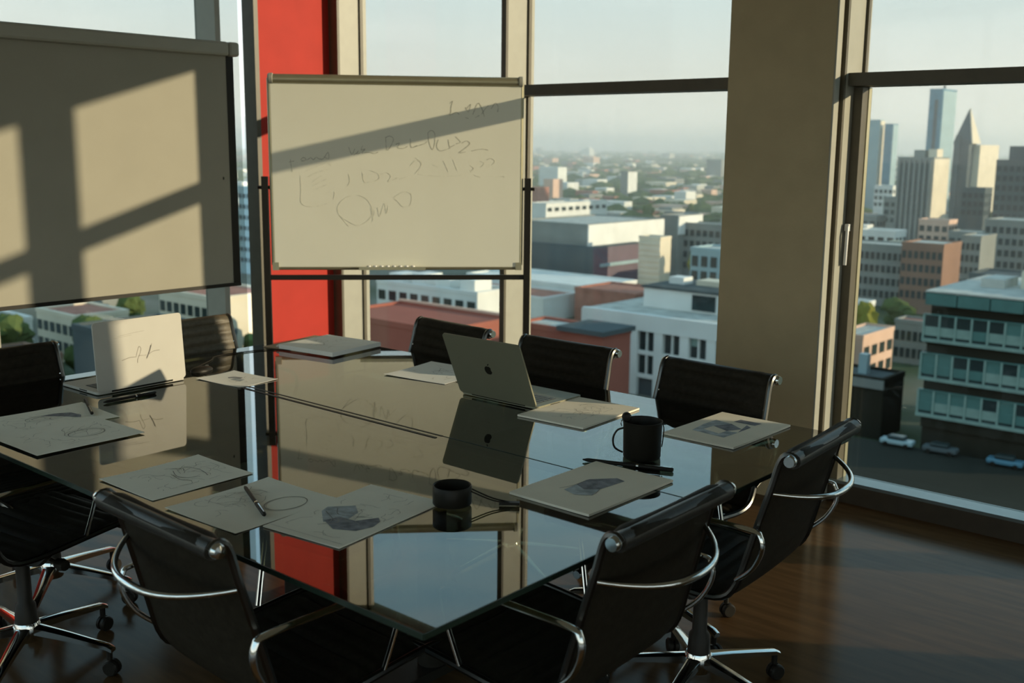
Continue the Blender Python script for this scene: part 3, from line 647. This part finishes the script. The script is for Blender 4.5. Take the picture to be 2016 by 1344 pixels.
def part(root, name, mat, x0, x1, y0, y1, z0, z1):
    return MB().box(x0, x1, y0, y1, z0, z1).build(name, mat, root, loc=(-root.location.x, -root.location.y, -root.location.z))
FOOT = []
def clear_of(x, y, r_):
    return all(not (a-r_ < x < b+r_ and c-r_ < y < d+r_) for a, b, c, d in FOOT)
def building(name, label, x0, x1, y0, y1, zt, wall, roof=C_ROOF, floors=0, bays=0, sbays=0, win=C_GLASSD, strip=False, zb=GZ, cat='building', group='city buildings outside the windows', wh=.55):
    """a block with a parapet, and a grid of windows on the face towards us (-Y) and on the sunny side (+X)"""
    root = tag(empty(name, ((x0+x1)/2, (y0+y1)/2, GZ)), label, cat, group); FOOT.append((x0, x1, y0, y1))
    part(root, 'body', wall, x0, x1, y0, y1, zb, zt)
    e = min(.6, (x1-x0)*.04)
    part(root, 'roof', roof, x0+e, x1-e, y0+e, y1-e, zt, zt+.12)
    pw = MB().box(x0-.1, x1+.1, y0-.1, y0+e, zt-.3, zt+.5).box(x0-.1, x1+.1, y1-e, y1+.1, zt-.3, zt+.5).box(x0-.1, x0+e, y0+e, y1-e, zt-.3, zt+.5).box(x1-e, x1+.1, y0+e, y1-e, zt-.3, zt+.5)
    pw.build('parapet', wall, root, loc=(-root.location.x, -root.location.y, -root.location.z))
    if floors:
        fh = (zt-1.0-zb)/floors if zb > GZ else 3.4
        n = max(1, min(floors, int((zt-1.0-zb)/fh)))
        for r_ in range(n):
            zc = zt-1.6-r_*fh-fh*.5*.6
            if bays:
                bwid = (x1-x0)/bays
                wm = MB().box(-bwid*(.5 if strip else .32), bwid*(.5 if strip else .32), -.12, .05, -fh*wh/2, fh*wh/2).mesh('window', win)
                for k in range(bays): link('window', wm, root, (x0+bwid*(k+.5)-root.location.x, y0-root.location.y-.02, zc-GZ))
            if sbays:
                bwid = (y1-y0)/sbays
                wm = MB().box(-.05, .12, -bwid*.3, bwid*.3, -fh*wh/2, fh*wh/2).mesh('window', win)
                for k in range(sbays): link('window', wm, root, (x1-root.location.x+.02, y0+bwid*(k+.5)-root.location.y, zc-GZ))
    return root

# --- towers of the skyline (right-hand window)
b = building('glass_tower', 'tallest blue glass tower on the skyline', -222.3, -215.2, 602.7, 624, 33.3, C_BLUE, C_ROOFD)
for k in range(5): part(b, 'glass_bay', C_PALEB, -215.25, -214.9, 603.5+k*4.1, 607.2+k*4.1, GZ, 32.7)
part(b, 'dark_seam', C_DGREY, -219.2, -217.4, 602.4, 602.8, GZ, 28); part(b, 'mast', C_DGREY, -218.5, -217.5, 612, 613, 33, 36)
b = building('pointed_tower', 'dark and cream tower with a pointed top on the skyline', -182.8, -175.7, 531.7, 541.8, 4.1, C_DGREY, C_ROOFD)
lo = b.location
py = MB(); n_ = 0
py.v = [(-183.2,531.5,4.3),(-174.5,531.5,4.3),(-174.5,543,4.3),(-183.2,543,4.3),(-178.2,535.6,20.5)]; py.f = [(0,1,4),(1,2,4),(2,3,4),(3,0,4),(3,2,1,0)]
py.build('pointed_top', C_DGREY, b, loc=(-lo.x, -lo.y, -lo.z))
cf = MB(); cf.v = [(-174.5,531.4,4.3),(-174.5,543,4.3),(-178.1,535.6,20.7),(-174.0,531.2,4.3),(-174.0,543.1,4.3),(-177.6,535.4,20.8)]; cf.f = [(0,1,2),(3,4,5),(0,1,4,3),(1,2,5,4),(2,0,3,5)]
cf.build('sunlit_face', C_CREAM, b, loc=(-lo.x, -lo.y, -lo.z))  # sunlit side laid on in cream, the shaded rest coloured dark
part(b, 'cream_wing', C_CREAM, -177.3, -172.5, 538, 566, GZ, 3.7); part(b, 'dark_slab', C_DGREY, -181.5, -179.5, 529.5, 531.7, GZ, 8)
b = building('ribbed_tower', 'broad grey ribbed tower block with one cream sunlit edge', -159.2, -145.9, 404.5, 420.3, -1.9, C_GREY, C_ROOF)
for k in range(7): part(b, 'rib', C_GREY, -158.9+k*1.95, -157.9+k*1.95, 403.6, 404.5, GZ, -2.2-.4*(k % 2))
for k in range(6): part(b, 'window_strip', C_DGREY, -157.75+k*1.95, -157.1+k*1.95, 404.3, 404.52, GZ, -3.5)
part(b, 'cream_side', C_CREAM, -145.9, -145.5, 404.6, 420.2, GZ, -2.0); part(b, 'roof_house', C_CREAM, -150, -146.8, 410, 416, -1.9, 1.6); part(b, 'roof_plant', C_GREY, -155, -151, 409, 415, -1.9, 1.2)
b = building('slender_tower', 'slender pale blue tower with a pink sunlit strip, left one of the far pair', -281.7, -274.8, 665.5, 672.6, 18.7, C_PALEB, C_ROOFD)
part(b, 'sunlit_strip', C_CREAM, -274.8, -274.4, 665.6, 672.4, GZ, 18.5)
b = building('slender_tower', 'slender deep blue tower, right one of the far pair', -271.0, -265.9, 663.7, 671.8, 16.1, C_BLUE, C_ROOFD)
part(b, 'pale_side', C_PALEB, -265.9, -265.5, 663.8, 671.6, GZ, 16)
b = building('dark_tower', 'dark grey tower cut by the right edge of the picture', -123.9, -108.7, 405.1, 417.5, -2.4, C_DGREY, C_ROOFD, floors=12, bays=7, win=C_GLASSD)
part(b, 'roof_house', C_DGREY, -121.0, -110.2, 408.9, 416.3, -2.4, 2.9)
# --- mid-distance rows under the towers
building('office_block', 'long grey office block left of the brown brick block', -124, -105.6, 281, 292, -24.0, C_GREY, C_ROOF, floors=4, bays=12)
building('brick_block', 'brown brick block with a pink sunlit end wall', -105.2, -94.6, 274.1, 287, -22.3, C_BROWN, C_ROOF, floors=5, bays=7)
building('brick_block', 'grey block with a cream end wall, behind the dark canopy roof', -104.1, -98.6, 314.9, 328.3, -22.8, C_GREY, C_ROOF, floors=5, bays=4)
building('office_block', 'wide dark grey block below the dark tower', -105.3, -82, 338.7, 354.8, -19.4, C_GREY, C_ROOF, floors=6, bays=12)
b = building('dark_canopy', 'long dark roof behind the green glass office', -84, -66, 262, 275, -27.5, C_DGREY, C_ROOFD)
for x, y, w, d, h, m_, l_ in [(-150,300,9,10,-27,C_PINK,'small pink flat-roofed block at the window frame below the slender towers'),(-141,330,12,9,-24,C_WHITE,'white flat-roofed block left of the pink block'),(-128,318,8,8,-26.5,C_CREAM,'low cream block before the ribbed tower'),(-118,345,10,10,-24,C_GREY,'low grey block at the foot of the ribbed tower'),
  (-112,372,9,9,-21,C_CREAM,'cream block between ribbed tower and dark tower'),(-135,365,10,8,-22,C_PINK,'pink block directly below the ribbed tower'),(-160,360,8,8,-25,C_WHITE,'small white block left of the ribbed tower'),(-176,400,12,9,-24,C_GREY,'grey low block below the deep blue slender tower'),(-190,470,12,12,-20,C_GREY,'grey block half hidden left of the ribbed tower'),
  (-205,520,11,10,-22,C_CREAM,'far cream block under the slender tower pair'),(-150,450,9,9,-14,C_DGREY,'dark block in front of the pointed tower'),(-128,470,9,9,-13,C_DGREY,'dark block right of the cream tower wing'),(-146,500,10,8,-8,C_GREY,'taller grey block behind the dark block by the pointed tower'),(-232,560,10,10,-18,C_WHITE,'far white block below the tallest glass tower'),(-108,440,7,7,-16,C_DGREY,'dark block behind the dark tower')]:
    building('city_block', l_, x, x+w, y, y+d, h, m_, C_ROOF, floors=3, bays=4, sbays=3, group='blocks below the skyline')
# --- near green glass office (right edge)
ox0, ox1, oy0, oy1, oz = -50.6, -22.0, 141.2, 166.0, -16.9
of = tag(empty('glass_office', (ox0, oy0, GZ)), 'near office building with bands of green framed windows', 'building', 'city buildings outside the windows')
def op(name, mat, x0, x1, y0, y1, z0, z1, par=None):
    return MB().box(x0, x1, y0, y1, z0, z1).build(name, mat, of, loc=(-ox0, -oy0, -GZ))
op('core', C_SPAN, ox0+.6, ox1, oy0+.9, oy1, GZ, oz)
op('roof', C_ROOF, ox0, ox1, oy0, oy1, oz, oz+.3)
op('roof_house', C_CREAM, -42, -34, 152, 162, oz+.3, oz+2.6); op('roof_house', C_ROOF, -46.5, -43.5, 150, 156, oz+.3, oz+1.5); op('roof_plant', C_GREY, -33, -28, 148, 156, oz+.3, oz+2.0)
op('dark_vent', C_DGREY, -40, -37.5, 147, 149, oz+.3, oz+1.4); op('raised_corner', C_GLASSG, -33.5, ox1, 141.3, 146, oz+.3, oz+1.2)
for k in range(7): op('fascia_panel', C_GLASSG, ox0+k*4.1+.06, ox0+k*4.1+4.0, oy0, oy0+.3, oz-1.55, oz+.1)
pw_, wz = 2.04, (-19.8, -24.95, -29.9)
pane_m = MB().box(.10, pw_-.10, .35, .45, -1.55, -.1).mesh('window', C_GLASSD); pane2_m = MB().box(.10, pw_-.10, .35, .45, -1.55, -.1).mesh('window', C_GLASSG)
pan_m = MB().box(.10, pw_-.10, .28, .40, -2.75, -1.55).mesh('blind_panel', C_PANEL); panb_m = MB().box(.10, pw_-.10, .28, .40, -2.75, -1.55).mesh('blind_panel', C_GLASSG)
low_m = MB().box(.15, pw_-.15, .36, .46, -3.12, -2.75).mesh('window', C_GLASSD); post_m = MB().box(-.12, .12, .12, .50, -3.4, .05).mesh('mullion', C_PANEL)
ro_ = random.Random(3)
for r_, z in enumerate(wz):
    op('sill_band', C_PANEL, ox0-.1, ox1, oy0-.05, oy0+.6, z-3.55, z-3.12); op('head_band', C_GLASSG, ox0, ox1, oy0+.2, oy0+.6, z-.05, z+.12)
    for k in range(14):
        x = k*pw_; q = ro_.random()
        link('window', pane_m if q < .68 else pane2_m, of, (x, 0, z-GZ)); link('blind_panel', pan_m if ro_.random() < .7 else panb_m, of, (x, 0, z-GZ)); link('window', low_m, of, (x, 0, z-GZ)); link('mullion', post_m, of, (x, 0, z-GZ))
    op('spandrel', C_SPAN, ox0+.5, ox1, oy0+.5, oy0+.95, z-5.0, z-3.5)
# --- houses and yards left of it
b = building('pink_house', 'low building with a pink sunlit wall beside the window frame', -78.0, -72.8, 175.5, 188.8, -30.2, C_PINK, C_ROOF, floors=2, sbays=4)
b = building('podium', 'low dark podium block with a small glazed tower on its roof', -70.0, -58.3, 149.0, 156.6, -31.4, C_SPAN, C_ROOFD)
part(b, 'roof_light', C_PALEB, -63.5, -62.2, 152, 153.2, -31.3, -28.3); part(b, 'pale_kerb', C_GREY, -69.5, -58.2, 148.6, 149.0, -32.5, -31.2)
building('pale_shed', 'small pale shed tucked against the green glass office', -57.2, -54.6, 165.5, 177.8, -29.2, C_CREAM, C_ROOF)
building('pale_house', 'small pale house at the window frame above the pink wall', -93, -88.3, 212.4, 217.7, -30.0, C_WHITE, C_ROOF, floors=2, sbays=2)
b = building('terrace_row', 'low grey row with a flat pink roof behind the pink house', -80, -70.5, 207.8, 213.3, -31.8, C_GREY, C_TILE, floors=2, bays=8)
building('tiled_house', 'small house with a red tiled roof beside the yellow green tree', -80, -74, 236, 246, -30.5, C_WHITE, C_TILE, floors=2, bays=3)
# --- centre window
ww = tag(empty('white_office', (-106.7, 148.8, GZ)), 'white office building with paired tall dark windows', 'building', 'city buildings outside the windows')
def wp(name, mat, x0, x1, y0, y1, z0, z1): return MB().box(x0, x1, y0, y1, z0, z1).build(name, mat, ww, loc=(106.7, -148.8, -GZ))
wx0, wx1, wz0 = -112.5, -80.0, -26.5
wp('body', C_DGREY, wx0+.4, wx1, 149.5, 172, GZ, wz0); wp('cornice', C_WHITE, wx0, wx1, 148.6, 149.6, wz0-2.4, wz0+.4); wp('roof', C_ROOF, wx0, wx1, 149, 172, wz0, wz0+.2)
wp('end_wall', C_WHITE, wx0-.2, wx0+.5, 148.7, 172, GZ, wz0)
for k in range(7):
    x = wx0+.2+k*5.0; wp('pier', C_WHITE, x-.2, x+1.5, 148.7, 149.6, GZ, wz0-2.3)
for z in (-32.6, -36.6): wp('spandrel', C_WHITE, wx0, wx1, 148.95, 149.55, z-.35, z+.35)
wn_m = MB().box(.12, 1.45, .55, .68, 0, 3.2).mesh('window', C_GLASSD); bl_m = MB().box(.12, 1.45, .5, .6, 1.9, 3.2).mesh('blind', C_PANEL); mu_m = MB().box(1.50, 1.80, .2, .75, -.2, 3.4).mesh('mullion', C_WHITE)
for k in range(6):
    for z in (-32.25, -36.25):
        x = wx0+1.75+k*5.0+106.7
        for dx in (0, 1.72): link('window', wn_m, ww, (x+dx, 0, z-GZ))
        if (k*3+int(z)) % 4 == 0: link('blind', bl_m, ww, (x, 0, z-GZ))
        link('mullion', mu_m, ww, (x, 0, z-GZ))
wp('upper_storey', C_WHITE, -106, wx1, 158, 171, wz0, wz0+3.6); wp('upper_roof', C_ROOFD, -106.3, wx1, 157.6, 171.3, wz0+3.6, wz0+4.0); wp('terrace_window', C_GLASSD, -96, -91.5, 157.8, 158.1, wz0+.6, wz0+3.2)
wp('terrace_window', C_GLASSG, -88.5, -83, 157.8, 158.1, wz0+.6, wz0+3.2); wp('skylight', C_WHITE, -104, -101, 163, 166, wz0+3.9, wz0+5.2); wp('roof_vent', C_CREAM, -99, -94, 164, 168, wz0+3.9, wz0+4.9)
b = building('brick_annex', 'small red brick building with a grey roof before the white office', -106.5, -90.0, 124.0, 131.0, -25.6, C_RED, C_ROOF)
for k in range(5): part(b, 'window', C_PANEL if k % 2 else C_PALEB, -104.5+k*3.0, -103.3+k*3.0, 123.7, 124.1, -30.4, -27.4)
part(b, 'overhang', C_DGREY, -98, -89.4, 123.2, 131.4, -25.4, -24.7)
b = building('gallery_hall', 'large hall with a white sunlit upper wall and dark glazed base', -206, -180.3, 239.8, 278.1, -20.4, C_GREY, C_ROOF)
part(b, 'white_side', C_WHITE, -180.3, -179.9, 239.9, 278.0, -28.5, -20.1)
part(b, 'dark_glazing', C_DGREY, -206, -176.5, 237.5, 262, GZ, -26.0); part(b, 'violet_panel', pm('violet_cladding', (.13, .09, .12), .5, scale=.2), -176.5, -176.1, 237.6, 262, GZ, -26.2)
part(b, 'pale_band', C_PALEB, -176.0, -175.5, 240, 262, -31.5, -30.6)
b = building('cream_block', 'small cream block with fine ribs beside the large hall', -166.3, -159.4, 244.7, 250, -22.9, C_CREAM, C_ROOF)
for k in range(9): part(b, 'rib', C_CREAM, -166.2, -159.3, 244.45, 244.7, GZ+3+k*1.55, GZ+3.9+k*1.55)
b = building('white_slab', 'narrow white slab above the green trees, right of the large hall', -187.7, -181.2, 287.7, 301.9, -20.0, C_GREY, C_ROOF)
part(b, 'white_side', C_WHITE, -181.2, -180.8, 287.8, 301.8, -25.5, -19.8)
building('grey_slab', 'grey office slab beside the pillar edge in the middle window', -181.7, -150, 291.7, 300, -22.3, C_GREY, C_ROOF, floors=5, bays=14)
building('panel_block', 'blue-grey block with tall windows beside the pillar', -130, -108, 212.3, 222, -21.4, C_PALEB, C_ROOF, floors=4, bays=9, wh=.7)
b = building('pale_tower', 'lone white tower in the hazy green distance', -521.9, -514.8, 738.2, 751.4, -19.4, C_GREY, C_ROOF)
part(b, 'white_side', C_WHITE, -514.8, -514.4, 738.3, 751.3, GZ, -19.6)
b = building('long_hall', 'long low white hall with a row of dark windows', -339.4, -328.3, 403.3, 452.9, -26.4, C_WHITE, C_ROOF, floors=1, sbays=9)
building('tiled_row', 'red roofed row between the hall and the white office', -157.5, -140, 205, 220, -32.5, C_TILE, C_TILE)
# --- window left of the middle mullion
rb = building('red_building', 'long dark red building behind the whiteboard legs', -127, -103, 104, 119, -24.0, C_RED, C_RED)
part(rb, 'coping', C_PINK, -127.3, -102.6, 118.8, 119.4, -24.0, -23.2)
b = building('pale_annex', 'grey green block left of the dark red building', -140, -127.4, 104, 112, -24.4, C_GREY, C_ROOF, floors=3, bays=3)
b = building('white_row', 'row of white buildings above the dark red building', -172, -142.6, 154.2, 165, -27.5, C_WHITE, C_ROOF, floors=2, bays=9, wh=.6)
for k in range(4): part(b, 'roof_box', C_WHITE, -170+k*7, -166+k*7, 156, 161, -27.5, -25.6+.5*(k % 2))
building('low_sheds', 'low pale sheds with flat pink roofs in front of the large hall', -205, -160, 196, 210, -34.5, C_WHITE, C_TILE)
building('flat_block', 'wide flat white roof before the large hall', -200, -158, 212, 232, -33.2, C_WHITE, C_WHITE)
# --- beyond the left windows
building('banded_tower', 'blue-grey banded tower seen between screen and red panel', -293, -280, 204.1, 214, -12.6, C_PALEB, C_ROOFD, floors=9, bays=6, win=C_DGREY, wh=.4)
building('far_tower', 'thin hazy tower high between screen and red panel', -573.9, -568, 406.8, 412, 16.3, C_GREY, C_ROOFD)
b = building('white_villa', 'white building with red roof patches below the banded tower', -186, -180.3, 124, 131, -30.5, C_WHITE, C_TILE, floors=3, bays=3)
building('dark_hall', 'dark blue hall roof under the projection screen', -160, -138, 80, 95, -27.0, C_DGREY, C_ROOFD)
building('tiled_hall', 'red roofed building with a yellow wall under the projection screen', -178, -160, 106, 120, -25.5, C_CREAM, C_TILE, floors=2, bays=8)
b = building('arcade', 'dark building with a row of pale columns under the projection screen', -120, -103, 55, 62, -29.0, C_DGREY, C_ROOFD)
for k in range(8): part(b, 'column', C_CREAM, -119+k*2.1, -118.2+k*2.1, 54.4, 54.9, -34, -29.5)
building('grey_yard', 'long grey building low in the left window', -108, -90, 36, 44, -34, C_GREY, C_ROOFD, floors=1, bays=9)

building('long_shed', 'long dark roofed shed low behind the pale laptop', -172, -148, 60, 70, -33.5, C_GREY, C_ROOFD, floors=1, bays=9)
building('gabled_house', 'cream house with a red roof under the projection screen', -206, -191, 96, 107, -31, C_CREAM, C_TILE, floors=2, bays=6)
building('row_house', 'grey row house far under the projection screen', -240, -216, 112, 124, -29, C_GREY, C_ROOF, floors=2, bays=9)
building('workshop', 'low brown workshop behind the left end chair', -190, -176, 72, 86, -34.5, C_BROWN, C_ROOFD, floors=1, bays=6)
building('depot', 'pale depot roof between the left window trees', -224, -208, 84, 96, -33, C_WHITE, C_GREY, floors=1, bays=7)
# --- trees
def tree_mesh(seed, n, mat):
    rr = random.Random(seed); bm = bmesh.new()
    for k in range(n):
        a = rr.uniform(0, 6.3); h = rr.uniform(.0, 1.0); rad = rr.uniform(0, .55)*(1-abs(h-.4)*.7)
        m_ = Matrix.Translation((rad*math.cos(a), rad*math.sin(a), .55+h*1.1)) @ Matrix.Scale(rr.uniform(.28, .46), 4)
        r_ = bmesh.ops.create_icosphere(bm, subdivisions=2, radius=1.0, matrix=m_)
        for v in r_['verts']:
            c_ = m_.translation; d_ = v.co-c_; v.co = c_+d_*(1+rr.uniform(-.22, .22))
    me = bpy.data.meshes.new('crown'); bm.to_mesh(me); bm.free(); me.materials.append(mat); return me
TM = [tree_mesh(s_, 9, C_LEAF) for s_ in (1, 2, 3)]; TY = tree_mesh(5, 14, C_LEAFY)
TRK = MB().tube([(0,0,0),(.02,0,.4),(0,.02,.9)], [.09, .07, .05], 7).mesh('trunk', C_BARK, True)
def tree(x, y, r_, h, label, me, group=None):
    t = tag(empty('tree', (x, y, GZ), random.uniform(0, 6)), label, 'tree', group); t.scale = (r_, r_, h/1.9)
    link('crown', me, t); link('trunk', TRK, t); return t
tree(-82, 196, 4.6, 13.0, 'large yellow green tree beside the pink house', TY)
tree(-150.5, 250, 4.5, 15, 'rounded green tree between the cream block and the panel block', TY)
tree(-136.0, 139.5, 2.2, 12.5, 'small dark tree at the right end of the white row', TM[0])
for k, (x_, y_) in enumerate([(-126,72),(-118,69),(-131,80),(-112,68),(-98,54),(-134,100),(-146,104),(-124,76),(-130,92),(-101,50),(-92,50),(-152,112),(-190,140),(-208,118),(-178,92),(-166,98),(-184,64),(-196,86),(-212,78)]):
    tree(x_, y_, 4.0+k % 3, 9+k % 4, 'dark green tree low in the left window', TM[k % 3], 'trees beyond the left window')
rt = random.Random(11)
WHERE = ['right-hand window', 'middle window left of the pillar', 'window behind the whiteboard', 'left wall windows']
for k in range(46):
    az = R(rt.uniform(106, 155)); d_ = rt.uniform(235, 620)
    while not clear_of(d_*math.cos(az), d_*math.sin(az), 6): az = R(rt.uniform(106, 155)); d_ = rt.uniform(235, 620)
    i_w = 0 if az < R(116) else (1 if az < R(130) else (2 if az < R(139) else 3))
    tree(d_*math.cos(az), d_*math.sin(az), rt.uniform(3, 6), rt.uniform(7, 12), 'green tree among mid-distance buildings, %s' % WHERE[i_w], TM[k % 3], 'mid-distance trees, '+WHERE[i_w])
# far suburbs: blocks and woods too small and many to count
def far_boxes(name, n, d0, d1, mats, seed, label, cat):
    rr = random.Random(seed); mb = MB(); me = None; idx = []
    for k in range(n):
        az = R(rr.uniform(102, 158)); d_ = d0*(d1/d0)**rr.random(); x, y = d_*math.cos(az), d_*math.sin(az)
        w, l, h = rr.uniform(6, 22)*(d_/900)**.35, rr.uniform(6, 18)*(d_/900)**.35, rr.uniform(4, 10)*(d_/900)**.25
        if rr.random() < .04: h *= 2.6
        if not clear_of(x, y, max(w, l)/2+1): continue
        mb.box(x-w/2, x+w/2, y-l/2, y+l/2, GZ, GZ+h); idx += [rr.randrange(len(mats))]*6
    o = mb.build(name, mats[0]); 
    for m_ in mats[1:]: o.data.materials.append(m_)
    for p, i_ in zip(o.data.polygons, idx): p.material_index = i_
    return tag(o, label, cat, kind='stuff')
far_boxes('distant_suburbs', 1500, 560, 5200, [C_CREAM, C_WHITE, C_GREY, C_PINK, C_ROOF, C_TILE], 21, 'hazy sea of distant pale city blocks', 'buildings')
rr_ = random.Random(31); bmw = bmesh.new(); bmesh.ops.create_icosphere(bmw, subdivisions=1, radius=1.0)
IV = [tuple(v.co) for v in bmw.verts]; IF = [tuple(v.index for v in f.verts) for f in bmw.faces]; bmw.free(); WM = MB()
for k in range(6500):
    az = R(rr_.uniform(102, 158)); d_ = 420*(5200/420)**rr_.random(); s_ = rr_.uniform(3.5, 9)*(d_/900)**.45; n0 = len(WM.v); cx_, cy_ = d_*math.cos(az), d_*math.sin(az); rz_ = rr_.uniform(0, 6)
    if not clear_of(cx_, cy_, s_*1.5): continue
    for x, y, z in IV:
        j = rr_.uniform(.75, 1.2); x2, y2 = x*math.cos(rz_)-y*math.sin(rz_), x*math.sin(rz_)+y*math.cos(rz_); WM.v.append((cx_+x2*s_*1.4*j, cy_+y2*s_*1.4*j, GZ+s_*.35+z*s_*.7*j))
    WM.f += [tuple(n0+i for i in f) for f in IF]
mw = bpy.data.meshes.new('distant_woods'); mw.from_pydata(WM.v, [], WM.f); mw.update(); mw.materials.append(C_LEAF)
ow = bpy.data.objects.new('distant_woods', mw); COL.objects.link(ow); tag(ow, 'hazy green treetops between the distant blocks', 'trees', kind='stuff')
# cars parked by the street
def car(x, y, rz, mat, label):
    t = tag(empty('car', (x, y, GZ+3.2), R(rz)), label, 'car', 'cars parked along the street')
    bevel(MB().box(-2.1, 2.1, -.85, .85, .35, .95).build('body', mat, t), .15); bevel(MB().box(-1.2, 1.1, -.75, .75, .95, 1.45).build('cabin', C_GLASSD, t), .2)
    wm = MB().lathe([(0,-.1),(.32,-.1),(.32,.1),(0,.1)], 12, (0,0,0), 'y').mesh('wheel', M_BLACKP)
    for sx in (-1.3, 1.3):
        for sy in (-.8, .8): link('wheel', wm, t, (sx, sy, .32))
for x, y, m_, l_ in ((-63, 133.0, C_PINK, 'pinkish van at the dark street below the podium'), (-51, 136.4, C_PALEB, 'pale blue car on the street below the green glass office'), (-45.5, 136.6, C_DGREY, 'dark car right of the pale blue car on the street'), (-37.5, 136.4, C_BLUE, 'blue car at the right end of the street')):
    car(x, y, 4, m_, l_)

# ------------------------------------------------------------------ evening haze over the city
hz_m = bpy.data.materials.new('evening_haze'); hz_m.use_nodes = True; th_ = hz_m.node_tree; th_.nodes.clear()
ho = th_.nodes.new('ShaderNodeOutputMaterial'); hs = th_.nodes.new('ShaderNodeVolumeScatter')
hs.inputs['Color'].default_value = (.93, .95, .97, 1); hs.inputs['Density'].default_value = .00042; hs.inputs['Anisotropy'].default_value = .2
th_.links.new(hs.outputs[0], ho.inputs['Volume'])
hz_o = struct(MB().box(-9000, 3000, 172, 11000, GZ+.05, 62), 'haze', hz_m)
